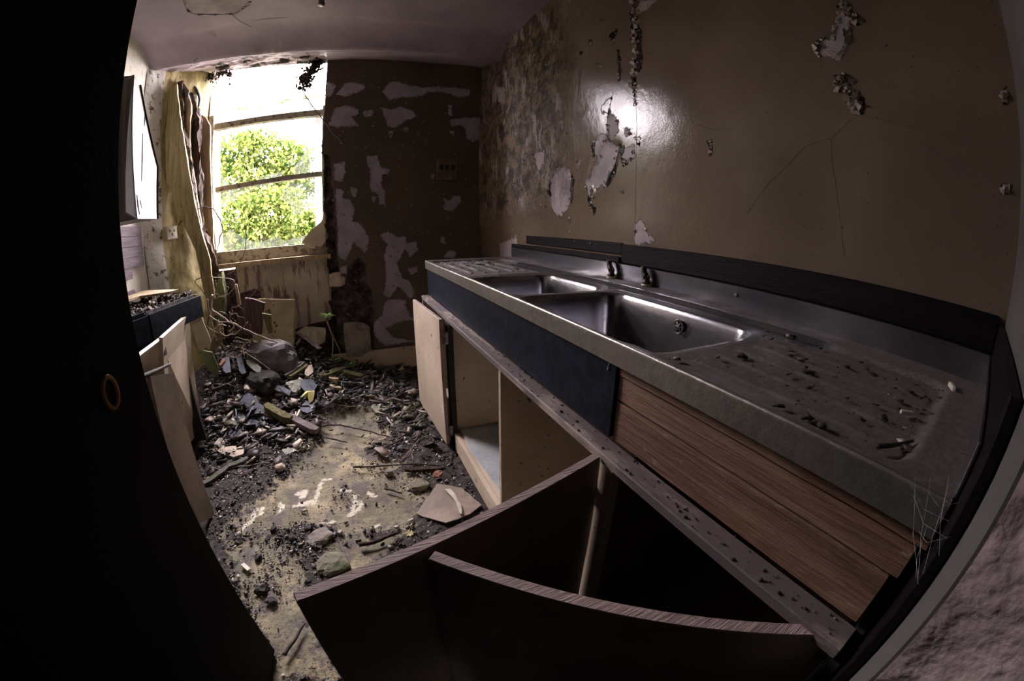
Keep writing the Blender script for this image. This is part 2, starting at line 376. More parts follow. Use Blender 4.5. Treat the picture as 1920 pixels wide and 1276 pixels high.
# ------------------------------------------------------------------ shell
XW, XL, YN, YF, YB, CZ = .989, -1.385, -.05, 2.95, 2.55, 2.405
def pz(px, ax, val, i, j, s=1, ox=0, oy=0): 
    return [(lambda q: (q[i], q[j]))(P(ox+x*s, oy+y*s, ax, val)) for x, y in px]
S4 = (.3762, 900, 0); S3 = (.486, 600, 80); S5 = (.5014, 1400, 0)
def wr(px, S): return pz(px, 0, XW, 1, 2, *S)
def wf(px, S): return pz(px, 1, YF, 0, 2, *S)
peelR = [wr(p, S4) for p in (
 [(365, 860), (395, 830), (440, 840), (465, 900), (460, 980), (430, 1040), (400, 1085), (365, 1060), (345, 980), (350, 900)],
 [(580, 700), (610, 655), (630, 680), (600, 760), (575, 785), (568, 740)],
 [(560, 830), (620, 700), (690, 730), (660, 850), (610, 930), (575, 940), (545, 900)],
 [(530, 900), (545, 880), (560, 960), (545, 985), (535, 960)], [(640, 540), (690, 600), (690, 650), (650, 700), (630, 640)],
 [(690, 740), (770, 720), (770, 780), (740, 820), (700, 780)], [(770, 1120), (800, 1090), (850, 1180), (880, 1200), (840, 1215), (770, 1215)],
 [(760, 0), (880, 0), (830, 50), (790, 70), (755, 50)], [(480, 800), (505, 780), (500, 830), (485, 850)],
 [(100, 1215), (185, 1175), (190, 1300), (100, 1300)], [(720, 645), (750, 640), (755, 670), (730, 680)],
 [(265, 760), (325, 750), (320, 830), (285, 850)], [(80, 430), (130, 440), (130, 520), (100, 510)])]
peelR += [wr(p, S5) for p in (
 [(345, 35), (385, 50), (388, 150), (350, 220), (300, 210), (265, 215), (245, 175), (280, 145), (330, 150), (320, 100), (345, 90)],
 [(330, 290), (375, 300), (400, 345), (405, 420), (385, 405), (365, 350), (330, 320)])]
holeR = [wr(p, S4) for p in (
 [(752, 60), (775, 70), (808, 180), (805, 340), (780, 370), (765, 350), (770, 240), (755, 200)], [(660, 150), (685, 148), (665, 215), (645, 185)],
 [(765, 370), (775, 370), (780, 520), (770, 520)], [(685, 250), (697, 270), (700, 380), (692, 400)], [(700, 790), (740, 790), (735, 825), (715, 820)],
 [(640, 860), (680, 800), (680, 840), (640, 930), (622, 930)], [(530, 960), (550, 990), (575, 1040), (570, 1070), (545, 1010)],
 [(345, 900), (350, 980), (338, 970)], [(1135, 705), (1150, 700), (1158, 720), (1150, 770), (1140, 740)], [(450, 870), (468, 900), (455, 1010), (445, 1000)],
 [(690, 720), (720, 730), (720, 745), (700, 780)], [(555, 720), (570, 700), (568, 785), (556, 770)], [(545, 205), (560, 205), (548, 232)], [(500, 255), (515, 255), (503, 278)],
 [(770, 680), (800, 680), (795, 715), (785, 715)], [(605, 530), (660, 470), (640, 570), (610, 560)])]
holeR += [wr(p, S5) for p in ([(388, 60), (425, 65), (440, 80), (392, 95)], [(400, 345), (430, 370), (428, 420), (410, 430)], [(345, 5), (375, 5), (388, 40), (350, 30)],
 [(945, 700), (985, 690), (985, 705), (955, 725)], [(955, 340), (970, 335), (970, 385), (960, 380)], [(330, 290), (380, 290), (405, 310), (370, 302)])]
def rx(A, B):
    Y, Z = A, B
    b = .03*sm(2.0, 2.6, Y)*np.sin(np.clip((Z-.9)/1.4, 0, 1)*PI)*.6
    for p, a in ((peelR[0], .006), (peelR[2], .008)): b = b+a*sm(-.03, .03, sdf(p, Y, Z))*-1
    return XW-b, Y, Z
def rattr(A, B):
    d = sm(.85, 2.2, A)*sm(.98, 1.35, B)
    d = d*.62+.22*sm(2.0, 2.5, A)*sm(1.0, 1.6, B); d = d*1.3+.3*sm(1.3, 1.9, A)*np.exp(-((B-1.9)/.5)**2)*.4
    d = d+.35*sm(.12, -.02, A)*sm(1.9, 1.0, B)*.5
    return {'peel': sdfs(peelR, A, B), 'hole': sdfs(holeR, A, B), 'damp': d-.12}
wall_right = grid('wall_right', np.linspace(-.05, 3.0, 306), np.linspace(0, 2.45, 246), rx, M['wall_gloss'], attrs=rattr)
setp(wall_right, kind='structure')
peelF = [wf(p, S3) for p in (
 [(20, 150), (55, 155), (60, 175), (45, 205), (20, 210)], [(60, 200), (90, 160), (120, 150), (175, 165), (170, 182), (100, 208)],
 [(240, 190), (265, 155), (300, 150), (340, 165), (400, 172), (470, 172), (580, 180), (575, 205), (540, 215), (500, 195), (430, 188), (390, 205), (330, 210), (265, 222)],
 [(30, 320), (60, 250), (110, 243), (150, 258), (150, 280), (120, 285), (148, 320), (100, 325)], [(160, 265), (205, 260), (200, 280), (175, 290)],
 [(238, 250), (270, 258), (310, 250), (350, 258), (375, 285), (330, 300), (290, 328), (262, 320), (250, 290)],
 [(500, 300), (545, 290), (640, 288), (640, 330), (620, 370), (590, 385), (565, 370), (555, 320), (510, 320)],
 [(180, 440), (220, 436), (235, 480), (270, 490), (265, 505), (240, 510), (235, 550), (252, 570), (250, 625), (230, 625), (225, 585), (195, 570), (190, 540), (197, 500), (183, 470)],
 [(55, 465), (95, 460), (98, 500), (85, 535), (55, 530)],
 [(60, 560), (90, 570), (85, 600), (110, 600), (135, 640), (125, 690), (160, 700), (190, 760), (175, 810), (130, 770), (100, 840), (70, 820), (65, 700)],
 [(230, 740), (265, 725), (300, 750), (330, 742), (335, 770), (375, 765), (378, 800), (350, 830), (330, 800), (295, 850), (320, 910), (350, 920), (370, 980), (345, 990), (325, 960), (300, 940), (270, 985), (245, 975), (255, 900), (245, 820), (260, 780)],
 [(270, 985), (330, 990), (340, 1040), (370, 1070), (330, 1070), (250, 1100), (290, 1140), (360, 1150), (250, 1170), (210, 1130), (205, 1080), (240, 1050), (250, 1000)],
 [(478, 600), (500, 610), (515, 590), (540, 590), (540, 620), (510, 650), (480, 645)], [(465, 745), (485, 750), (482, 775), (465, 775)],
 [(480, 820), (500, 800), (525, 805), (515, 830), (480, 832)], [(115, 560), (145, 560), (140, 595), (120, 590)], [(200, 590), (215, 595), (205, 620)],
 [(428, 505), (443, 508), (440, 525), (430, 525)], [(495, 240), (510, 240), (510, 280), (497, 280)], [(320, 325), (338, 330), (335, 348)], [(262, 340), (280, 345), (272, 375)],
 [(70, 870), (100, 860), (105, 890), (80, 890)], [(335, 870), (375, 860), (378, 890), (350, 890)], [(500, 340), (520, 340), (515, 358)])]
rubF = [wf(p, S3) for p in ([(0, 430), (38, 430), (42, 480), (50, 560), (58, 640), (62, 700), (66, 800), (75, 900), (100, 930), (110, 870), (150, 830), (180, 860), (180, 920), (205, 970), (208, 1040), (200, 1120), (205, 1200), (0, 1230), (-40, 800), (-40, 430)],)]
XB = -.197
def rubn(A, B): return sdfs(rubF, A, B)
def fx(A, B):
    r = rubn(A, B); n = nz(A, B, 9, 3, 5)
    y = YF+sm(-.01, .02, r)*(.035+.05*n)
    x = A + np.where(A < XB+.012, sm(1.95, 1.7, B)*.03*nz(B*0+1, B, 8, 5, 4), 0)
    return x, y, B
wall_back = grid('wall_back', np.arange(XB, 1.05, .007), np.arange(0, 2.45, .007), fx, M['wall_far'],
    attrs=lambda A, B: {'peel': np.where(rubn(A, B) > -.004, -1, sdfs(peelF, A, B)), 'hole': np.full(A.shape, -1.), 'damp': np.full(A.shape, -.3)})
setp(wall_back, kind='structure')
wall_back.data.materials.append(M['rubble'])
me = wall_back.data; cen = np.empty(len(me.polygons)*3, np.float32); me.polygons.foreach_get('center', cen); cen = cen.reshape(-1, 3)
me.polygons.foreach_set('material_index', (rubn(cen[:, 0], cen[:, 2]) > 0).astype(np.int32))
m = MB(); m.box((XB+.002, YF+.07, -.1), (1.1, YF+.25, 2.7)); o = m.build('core', M['rubble'], wall_back)
m = MB()                                                      # ragged left end of the infill wall
N_ = 60
for i in range(N_+1):
    z = 2.45*i/N_; a = .004+.012*noise.noise((0, 1, z*9))
    m.v += [(XB+a-.004, YF-.0, z), (XB+a*1.4-.004, YF+.05, z), (XB+a, YF+.12, z)]
m.f = [(3*i+k, 3*i+k+1, 3*i+k+4, 3*i+k+3) for i in range(N_) for k in (0, 1)]
m.build('return', M['plasterwhite'], wall_back)

ceiling = grid('ceiling', np.linspace(-1.45, 1.05, 126), np.linspace(-.3, 3.0, 166), lambda A, B: (A, B, CZ-.012*sm(1.4, 2.6, B)*nz(A, B, 2, 9, 3)), M['ceiling'],
    attrs=lambda A, B: {'peel': sdfs([pz([(345, 10), (350, 22), (365, 28), (400, 26), (440, 28), (455, 18), (470, 0), (455, -20), (350, -20)], 2, CZ, 0, 1)], A, B),
                        'hole': -np.abs(dline(pz([(345, 0), (350, 20), (368, 28), (440, 27), (456, 16), (470, 3)], 2, CZ, 0, 1), A, B))+.004,
                        'damp': sm(.55, .95, A)*sm(1.2, 2.4, B)*.5-.15})
setp(ceiling, kind='structure')
m = MB(); m.box((-1.9, -2.4, CZ+.01), (1.5, 3.0, CZ+.35)); m.build('slab', M['dark'], ceiling)

def Lw(A, B): return np.full(A.shape, XL)+.006*nz(A, B, 3, 2, 3), A, B
wall_left = grid('wall_left', np.linspace(-.05, 2.56, 131), np.linspace(0, 2.42, 122), Lw, M['plasterwhite'],
    attrs=lambda A, B: {'peel': np.full(A.shape, -1.), 'hole': np.full(A.shape, -1.), 'damp': sm(1.0, 2.4, A)*.35-.05})
setp(wall_left, kind='structure')
# splayed window reveal, rounded into the room
def Rv(A, B):      # A 0..1 along, B height
    R0, R1 = np.array([XL, 2.50]), np.array([-1.075, 3.02])
    x = R0[0]+(R1[0]-R0[0])*A; y = R0[1]+(R1[1]-R0[1])*A
    bulge = .02*nz(A*.6, B, 3, 4, 5)
    return x+bulge, y-bulge*.5+.0*A, B
reveal = grid('wall_reveal', np.linspace(-.0, 1, 61), np.linspace(0, 2.42, 220), Rv, M['reveal'],
    attrs=lambda A, B: {'white': sm(.34, .16, A)*1.0+.0*B+.35*sm(.3, .0, A)*sm(1.2, 1.6, B)+.25*nz(A*2, B, 4, 8, 3)*sm(1.2, 1.5, B)})
setp(reveal, kind='structure')
# bulkhead over window and infill: front face, sloping soffit
def Bh(A, B):      # A = x, B = 0..1 front face down (0..0.3) then soffit (0.3..1)
    t = np.clip(B/.25, 0, 1); s = np.clip((B-.25)/.75, 0, 1)
    n = nz(A, B, 6, 6, 5)
    z = CZ+.004-(CZ+.004-2.30)*t**2.2 + .11*s
    left = sm(-1.05, -1.40, A)*.05
    y = YB-.26*(1-t)+.40*s + .012*n*sm(.05, .2, B)
    yb = np.where(A < XB, .07, 0)*s
    z = z+(.010+.020*(A < -.2)*sm(.35, .5, B))*n*sm(.1, .3, B)
    rag = np.where((A < -.22) & (s > .6), (.03*np.abs(nz(A, B, 22, 3, 5)))*sm(.6, 1, s), 0)
    return A, y+yb-rag*2, z-rag*.6*sm(-1.0, -.9, A)*0
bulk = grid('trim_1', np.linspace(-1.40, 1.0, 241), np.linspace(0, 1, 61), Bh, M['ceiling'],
    attrs=lambda A, B: {'peel': sm(.35, .6, B)*.05-.03+.04*nz(A, B*.4, 7, 2, 5)*(A < -.2)-.2*(A > -.2), 'hole': np.full(A.shape, -.012)+.05*nz(A, B*.4, 9, 12, 5)*(A < -.2)*sm(.2, .4, B)-.2*(A > -.2)-.05*(B < .2), 'damp': .25*(A < -.2)*sm(.2, .5, B)+.20*sm(.3, .2, B)})  # last damp term: some mould, mainly the backlit front face's shade as colour
setp(bulk, kind='structure')
m = MB(); m.box((-1.5, 3.0, 2.42), (1.1, 3.04, 3.0)); m.box((-1.6, 3.0, 0), (-1.085, 3.3, 2.9)); m.box((-.19, 3.2, -.2), (1.2, 3.35, 2.9))
m.box((-1.3, 3.06, -.3), (-.1, 3.3, .90)); wo = m.build('wall_outer', M['rubble']); setp(wo, kind='structure')
m = MB(); m.box((-1.6, -2.4, -.2), (-1.395, 3.0, 2.6)); m.box((1.03, -2.4, -.2), (1.3, 3.3, 2.6)); m.build('core', M['dark'], wo)
# near wall with the doorway the picture is taken from, dark passage behind
m = MB(); m.box((.27, -.34, 0), (.275+.9, YN, CZ+.02))
wn = m.build('wall_near', M['grey']); setp(wn, kind='structure')
m = MB(); m.box((-1.6, -.34, 0), (-.54, YN, CZ+.02)); m.box((-.54, -.34, 2.05), (.27, YN, CZ+.02)); m.build('return', M['grey'], wn)
g = grid('rough_reveal', np.linspace(-.34, YN-.001, 60), np.linspace(0, 2.05, 200), lambda A, B: (.260-.004*nz(A, B, 14, 2, 5)*sm(-.05, -.07, A), A, B), M['rough'], wn)
m = MB(); m.box((-1.6, -2.4, 0), (1.3, -2.3, 2.5)); wp = m.build('wall_passage', M['dark']); setp(wp, kind='structure')
# door, swung into the room on the left
door = setp(empty('door_1', (-.53, -.05, 0)), kind='structure')
dv = (Vector((-.44, .707, 0))-Vector((-.50, -.05, 0))); da = math.atan2(dv.y, dv.x)
def dM(o): return Matrix.Translation((.03, 0, 0)) @ Matrix.Rotation(da, 4, 'Z')
L = dv.length
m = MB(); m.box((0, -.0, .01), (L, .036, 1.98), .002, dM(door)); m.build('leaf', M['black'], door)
pk = P(185, 737, 0, -.475)-Vector(door.location)
m = MB(); T = dM(door)
kk = T.inverted() @ pk; kk.y = -.001
ring = [T @ Vector((kk.x+.019*math.cos(a), -.003, kk.z+.026*math.sin(a))) for a in np.linspace(0, 2*PI, 25)]
m.tube(ring, .0045, 6, False)
m.build('keyhole_ring', simple('dull_brass', (.30, .14, .04), (.16, .07, .02), 40, .5), door)

# ------------------------------------------------------------------ floor and dirt
clean = [pz(p, 2, 0, 0, 1) for p in (
 [(610, 790), (650, 775), (700, 768), (715, 800), (735, 830), (690, 845), (745, 870), (790, 900), (800, 950), (775, 985), (720, 1000), (660, 1010), (600, 985), (560, 990), (520, 1000), (470, 1010), (425, 1000), (450, 960), (510, 915), (545, 880), (570, 850), (600, 830)],
 [(425, 1010), (520, 1010), (560, 1040), (590, 1130), (640, 1276), (520, 1276), (470, 1150), (440, 1080)], [(600, 1010), (760, 1000), (700, 1060), (640, 1100)])]
white = [(p, w_) for p, w_ in (([(603, 900), (618, 898)], .006), ([(602, 905), (595, 925), (590, 938), (560, 945)], .007), ([(560, 925), (572, 922), (568, 930)], .010), ([(553, 948), (575, 945), (590, 945)], .007),
 ([(525, 945), (530, 950), (524, 957)], .007), ([(485, 955), (493, 953), (490, 962)], .008), ([(477, 960), (474, 975), (455, 990), (448, 998)], .007), ([(666, 930), (666, 945), (660, 960)], .007), ([(680, 940), (676, 950), (662, 962), (655, 968)], .006), ([(690, 923), (702, 930)], .005),
 ([(600, 982), (625, 978)], .006), ([(700, 990), (708, 985)], .006), ([(640, 918), (656, 920)], .005))]
white = [(pz(p, 2, 0, 0, 1), w_) for p, w_ in white]
def Hz(A, B):
    h = .30*np.exp(-((A+.85)/.58)**2-((B-2.9)/.55)**2) + .05*sm(1.9, 2.8, B)*sm(.35, -.3, A) + .02*sm(1.2, 2.0, B)
    return h*1.0
def hz(x, y): return float(Hz(np.array([x]), np.array([y]))[0])
def dirt(A, B): return np.clip(-sdfs(clean, A, B), -.15, .15)*2.2
def fl(A, B):
    d = dirt(A, B); n = nz(A, B, 14, 1, 5); n2 = nz(A, B, 40, 2, 3)
    mk = sm(-.1, .12, d)
    z = Hz(A, B)*sm(-.05, .2, d+.1)+mk*(.008+.012*n+.006*n2)
    return A, B, np.maximum(z, -.002+.0*A)
def fla(A, B):
    wv = np.full(A.shape, -1.)
    for p, w_ in white: wv = np.maximum(wv, w_*1.6-dline(p, A, B))
    return {'dirt': dirt(A, B)*1.0, 'white': wv}
floor = grid('floor', np.linspace(-1.4, 1.0, 300), np.linspace(-.4, 3.06, 420), fl, M['floor'], attrs=fla)
setp(floor, kind='structure')
m = MB(); m.box((-1.6, -2.4, -.25), (1.3, 3.3, -.02)); m.build('slab', M['dark'], floor)
# ------------------------------------------------------------------ skirting, sockets, window
m = MB(); m.box((-.235, 2.905, .0), (1.0, 2.932, .195), .003)
o = m.build('baseboard_back', M['cream']); setp(o, kind='structure')
def plate(name, label, cat, c, w_, h_, d, ax, holes, mat, dark):
    o = empty(name, c); setp(o, label, cat)
    m = MB(); s = [w_/2, w_/2, h_/2]; s[ax] = d/2
    m.box([-a for a in s], s, .002); m.build('face_plate', mat, o)
    for (u, v_, a, b) in holes:
        m = MB(); lo = [u-a, u-a, v_-b]; hi = [u+a, u+a, v_+b]; sg = 1 if (ax == 0) else -1
        lo[ax], hi[ax] = sorted((sg*d/2*.6, sg*(d/2+.002))); m.box(lo, hi); m.build('switch' if a > .012 else 'socket_slot', dark, o)
    return o
c = P(838, 318, 1, 2.94)
plate('cooker_switch', 'large tarnished cooker switch plate on the flaking brown wall right of the window', 'switch', c, .155, .16, .02, 1,
      [(-.045, .018, .016, .02), (0, .018, .016, .02), (.045, .018, .016, .02), (0, -.04, .006, .006)], simple('tea_stained_plate', (.20, .13, .075), (.10, .065, .04), 14, .5), M['dark'])
dd_ = ray(317, 437); nn_ = Vector((.52, -.31, 0)).normalized(); tt_ = nn_.dot(Vector((-1.385, 2.5, CH))-Vector((0, 0, CH)))/nn_.dot(dd_); c = Vector((0, 0, CH))+dd_*tt_+nn_*.03
plate('wall_socket', 'ivory plug socket on the stained plaster beside the white wall cupboard', 'socket', c, .085, .085, .02, 0,
      [(-.018, .012, .003, .008), (.018, .012, .003, .008), (0, -.012, .004, .008)], M['socket'], M['dark']).rotation_euler = (0, 0, math.atan2(-.31, .52))
win = setp(empty('window_1', (-.64, 3.03, .93)), kind='structure')
def wb(name, lo, hi, mat=M['frame'], ch=.003):
    m = MB(); O = Vector(win.location); m.box(Vector(lo)-O, Vector(hi)-O, ch); return m.build(name, mat, win)
wb('stile', (-1.085, 3.0, .93), (-1.048, 3.07, 2.06)); wb('stile', (-.215, 3.0, .93), (-.18, 3.07, 2.06))
def rail(name, p, t, y0=3.005, y1=3.06, mat=M['frame']):
    O = Vector(win.location); a = P(*p[0], 1, y0); b = P(*p[1], 1, y0); a.x -= .01; b.x += .02
    m = MB(); m.prism([a-O, b-O, b-O+Vector((0, 0, t)), a-O+Vector((0, 0, t))], (0, y1-y0, 0)); return m.build(name, mat, win)
rail('top_rail', ((404, 243), (605, 215)), .045); rail('glazing_bar', ((406, 360), (603, 329)), .034); rail('bottom_rail', ((409, 500), (607, 482)), .105)
O = Vector(win.location)
m = MB(); a = P(409, 505, 1, 2.93); b = P(612, 485, 1, 2.93)
m.prism([a-O, b-O+Vector((.03, 0, 0)), b-O+Vector((.03, 0, .032)), a-O+Vector((0, 0, .032))], (0, .12, 0)); m.build('window_sill', M['palewood'], win)
S1 = (.3292, 220, 60)
for g in ([(565, 560), (720, 540), (690, 575), (640, 610), (565, 650)], [(720, 540), (800, 530), (870, 600), (900, 620), (1000, 575), (1060, 560), (1165, 480), (900, 510)],
          [(565, 770), (600, 820), (640, 870), (565, 890)], [(780, 850), (830, 820), (880, 810), (950, 790), (930, 840)], [(1060, 560), (1165, 480), (1165, 800), (1000, 830), (1005, 770), (1060, 700)],
          [(565, 910), (860, 865), (700, 930), (640, 960), (600, 1000), (570, 1010)], [(960, 860), (1165, 825), (1165, 1030), (1130, 1040), (1060, 1010), (1000, 1050), (990, 980), (930, 950)],
          [(590, 1250), (590, 1190), (640, 1120), (680, 1150), (760, 1190), (830, 1195), (870, 1170), (900, 1160), (960, 1190), (1090, 1150), (1090, 1200)]):
    m = MB(); m.prism([P(220+x*.3292, 60+y*.3292, 1, 3.035)-O for x, y in g], (0, .003, 0)); m.build('glass_shard', M['glass'], win)
# lump of plaster and torn paper hanging at the right end of the sill
def poly3(px, ax, val, S=(1, 0, 0)): return [P(S[1]+x*S[0], S[2]+y*S[0], ax, val) for x, y in px]
def rockmesh(name, r, mat, seed, parent=None, sub=3, rough=.25, flat=1.0):
    import bmesh
    bm = bmesh.new(); bmesh.ops.create_icosphere(bm, subdivisions=sub, radius=1)
    for v in bm.verts:
        c = v.co.copy(); n = noise.fractal(c*1.1+Vector((seed*3.7, seed, 0)), 1, 2, 4)
        q = noise.cell(c*2.0+Vector((seed, 0, seed)))*.25
        v.co = c*(1+rough*n*1.6+q*rough)
        for a in range(3): v.co[a] = max(-.88, min(.88, v.co[a]))/.88
        v.co = Vector((v.co.x*r[0], v.co.y*r[1], v.co.z*r[2]))
    me = bpy.data.meshes.new(name); bm.to_mesh(me); bm.free()
    return link(name, me, mat, parent, False)
m = MB(); m.prism(poly3([(960, 1165), (1000, 1110), (1060, 1060), (1085, 1000), (1090, 1150), (1060, 1190), (1030, 1180), (1030, 1200), (990, 1190)], 1, 2.975, (.3604, 220, 34.)), (0, .03, 0))
o = m.build('plaster_lump', M['paperboard']); setp(o, 'triangular yellowed plaster remnant wedged at the right end of the window sill', 'plaster')
# broken panel below the sill
k = N('streaked_cream_panel'); v = k.co((9, 9, 1.3), world=True); v2 = k.co(world=True)
ca = k.mix(k.ss(k.noise(3, 5, .6, v2), .35, .65), (.56, .50, .38), (.40, .35, .28))
ca = k.mix(k.ss(k.noise(1.9, 7, .65, v), .53, .60), ca, (.20, .105, .115)); M['panel'] = k.fin(ca, .6, k.bump(k.noise(50, 4, .6, v2), .001))
m = MB(); S6 = (.1724, 380, 480)
m.prism(poly3([(355, 120), (1350, 20), (1400, 300), (1395, 690), (1250, 720), (1150, 745), (1010, 790), (1000, 950), (640, 900), (640, 470), (620, 380), (560, 350), (500, 375), (410, 400), (390, 300)], 1, 2.99, S6), (0, .012, 0))
wpnl = m.build('apron_panel', M['panel']); setp(wpnl, 'tall cream panel with red-brown streaks and a torn hole under the window sill', 'panel')

# ------------------------------------------------------------------ sink top
sink = setp(empty('sink_unit', (.7, 1.1, .9)), 'long stained steel double-bowl sink top with drainers along the right wall', 'sink'); SO = Vector(sink.location)
def rrect(X, Y, x0, x1, y0, y1, r):
    dx = np.abs(X-(x0+x1)/2)-(x1-x0)/2+r; dy = np.abs(Y-(y0+y1)/2)-(y1-y0)/2+r
    return -(np.hypot(np.maximum(dx, 0), np.maximum(dy, 0))+np.minimum(np.maximum(dx, dy), 0)-r)
BW = [(.448, .822, 1.085, 1.53, .07), (.443, .822, .47, 1.05, .07)]
def sinkf(A, B):
    x = np.where(A < 0, .416, .416+A); z = np.where(A < 0, .9+A, .9)
    rec = rrect(x, B, .436, .868, .03, 2.235, .05); z = z-.012*sm(-.004, .014, rec)*(A >= 0)
    inb = np.zeros(A.shape)
    for b in BW:
        s = rrect(x, B, *b); z = z-.006*sm(-.03, 0, s)*(A >= 0)-.155*sm(-.002, .030, s)*(A > .01); inb = np.maximum(inb, s)
    rid = 0
    for c in (.50, .565, .63, .695, .76):
        rid = rid+np.exp(-((x-c)/.006)**2)
    z = z+rid*.006*((B > 1.62) | (B < .40))*sm(.0, .02, rec)*(A > 0)*np.where(B < .4, .6, 1)
    z = z+.006*np.exp(-((B-.037)/.004)**2)*sm(.0, .02, rec)
    return x-SO.x, B-SO.y, z-SO.z
def sinka(A, B):
    x = np.where(A < 0, .416, .416+A); bow = np.maximum(rrect(x, B, *BW[0]), rrect(x, B, *BW[1]))
    d = np.where(A < .006, .12+.10*sm(1.4, 2.2, B), .62+.25*sm(.5, .0, B))
    d = d-.62*sm(-.045, -.012, bow)*(x > .6)-.7*sm(-.004, .02, bow)-.6*sm(.885, .870, x)*sm(.80, .815, x)*sm(.2, .5, B)*sm(2.1, 1.7, B)
    return {'dust': d}
k = N('dull_worn_steel_edge'); v = k.co(); f = k.noise(12, 8, .7, v)
M['lip'] = k.fin(k.mix(k.ss(f, .35, .65), (.50, .46, .40), (.28, .26, .245)), k.ss(f, .3, .7, .28, .48), k.bump(k.noise(50, 6, .7, v), .0012), .85)
def lipf(A, B):
    a = np.clip(A, 0, 1); z = np.where(a < .8, -.044+.040*a/.8, -.004+.004*np.sin((a-.8)/.2*PI/2)); x = .4158+np.where(a < .8, 0, .004*(1-np.cos((a-.8)/.2*PI/2)))
    return x-SO.x, B-SO.y, z
o = grid('front_lip', np.linspace(0, 1, 16), np.linspace(-.03, 2.28, 200), lipf, M['lip'], sink); o.data.flip_normals()
xs = np.linspace(.0035, .553, 150)
o = grid('sink_top', xs, np.linspace(-.03, 2.28, 560), sinkf, M['steel'], sink, sinka)
o.data.flip_normals()
def sbox(name, lo, hi, mat, ch=0, par=sink, off=SO):
    m = MB(); m.box(Vector(lo)-off, Vector(hi)-off, ch); return m.build(name, mat, par)
sbox('upstand', (.966, -.032, .898), (.970, 2.28, .960), M['steel'], .001)
sbox('end_upstand', (.43, -.034, .898), (.968, -.030, .958), M['steel'], .001)
sbox('end_lip', (.416, 2.277, .856), (.97, 2.283, .903), M['lip'], .001)
for z_ in (.745, .745): pass
for b in BW: sbox('bowl_shell', (b[0]+.0, b[2]-.002, .73), (b[1]+.0, b[3]+.002, .735), M['steel'])
for i, b in enumerate(BW):                                    # waste outlets
    m = MB(); cx_, cy_ = (b[0]+b[1])/2, (b[2]+b[3])/2
    m.tube([Vector((cx_, cy_, .732))-SO, Vector((cx_, cy_, .742))-SO], [.03, .027], 20); m.build('waste_outlet', M['darkmetal'], sink, True)
m = MB(); c = P(1272, 612, 0, .802)-SO                         # overflow grille
m.tube([c+Vector((-.002, .017*math.cos(a), .019*math.sin(a))) for a in np.linspace(0, 2*PI, 21)], .0022, 6, False)
for a in (0, PI/3, 2*PI/3): m.tube([c+Vector((0, .016*math.cos(a), .018*math.sin(a))), c-Vector((0, .016*math.cos(a), .018*math.sin(a)))], .0022, 5)
of = m.build('overflow_grille', M['iron'], sink, True)
m = MB(); m.tube([c+Vector((.004, 0, 0)), c+Vector((.012, 0, 0))], .016, 18); m.build('overflow_hole', M['dark'], of)
m = MB(); c = P(1380, 552, 0, .964)-SO; m.tube([c, c+Vector((-.004, 0, 0))], [.006, .004], 10); m.build('screw', M['iron'], sink)
def tap(px, lean):
    b = P(*px, 2, .9); b.x = min(b.x, .945)-SO.x; b.y -= SO.y; b.z = 0
    m = MB(); m.tube([b, b+Vector((0, 0, .008)), b+Vector((0, 0, .010))], [.019, .018, .010], 14); o = m.build('tap', M['socket'], sink, True)
    m = MB(); m.tube([b+Vector((0, 0, .006)), b+Vector((0, 0, .016)), b+Vector((0, 0, .020)), b+Vector((.0, .0, .034))], [.016, .016, .011, .011], 12)
    m.tube([b+Vector((0, -.006, .024)), b+Vector((0, -.012, .040))], [.006, .004], 8)
    m.tube([b+Vector((0, 0, .028)), b+Vector((0, .006, .038)), b+Vector((0, .014, .046)), b+Vector((0, .018, .058)), b+Vector((0, .017, .068))], [.013, .012, .011, .010, .0115], 12)
    m.build('tap_body', M['darkmetal'], o, True)
tap((1157, 521), 0); tap((1218, 536), 0)
M['darkwood'] = wood('ebony_stained_board', (.003, .003, .004), (.007, .005, .006), (.016, .008, .008), 1, 1., .55, .001); M['darkwood'].node_tree.nodes['Principled BSDF'].inputs['Specular IOR Level'].default_value = .12
# fascia and boards under the lip
m = MB(); m.box((.426, 1.87, .705), (.436, 2.272, .857), .001); o = m.build('fascia_board', M['laminate']); setp(o, 'short black fascia piece at the far end under the sink lip', 'fascia')
m = MB(); m.box((.424, .515, .705), (.436, 1.868, .857), .001); o = m.build('fascia_board', M['laminate']); setp(o, 'long black fascia board under the steel lip beside the two bowls', 'fascia')
m = MB(); m.box((.4235, .515, .853), (.428, 2.27, .856)); m.build('edge_strip', M['rot'], o)
m = MB(); m.tube([(.423, .535, .856), (.4225, .537, .846), (.4222, .5375, .837)], [.0008, .0008, .0016], 5); m.build('glue_drip', M['web'], o)
for i, (z0, z1, nm) in enumerate(((.8355, .858, 'thin top bare pine board under the near part of the sink lip'), (.787, .8315, 'middle bare pine board under the near part of the sink lip'), (.703, .7825, 'wide bottom bare pine board with knots under the near part of the sink'))):
    m = MB(); n_ = 30; x0 = .431-.002*(i == 0)
    for j in range(n_+1):
        y = -.012-.010*(2-i)+( .512+.01*(2-i)+.012)*j/n_; e = .0012*noise.noise((y*9, i*3, 0)); e2 = .0012*noise.noise((y*9, i*3, 5))
        m.v += [(x0, y, z0+e), (x0, y, z1+e2), (x0+.02, y, z1+e2), (x0+.02, y, z0+e)]
    for j in range(n_): m.f += [(4*j+a, 4*j+(a+1) % 4, 4*j+4+(a+1) % 4, 4*j+4+a) for a in range(4)]
    m.f += [(3, 2, 1, 0), tuple(4*n_+a for a in range(4))]
    o = m.build('pine_board', M['board']); o.data.flip_normals(); setp(o, nm, 'board')
m = MB(); m.box((.36, -.048, 0.0), (.985, -.036, 1.02), .002)
o = m.build('end_board', M['darkwood']); setp(o, 'tall black end board against the near wall at the sink end', 'board')
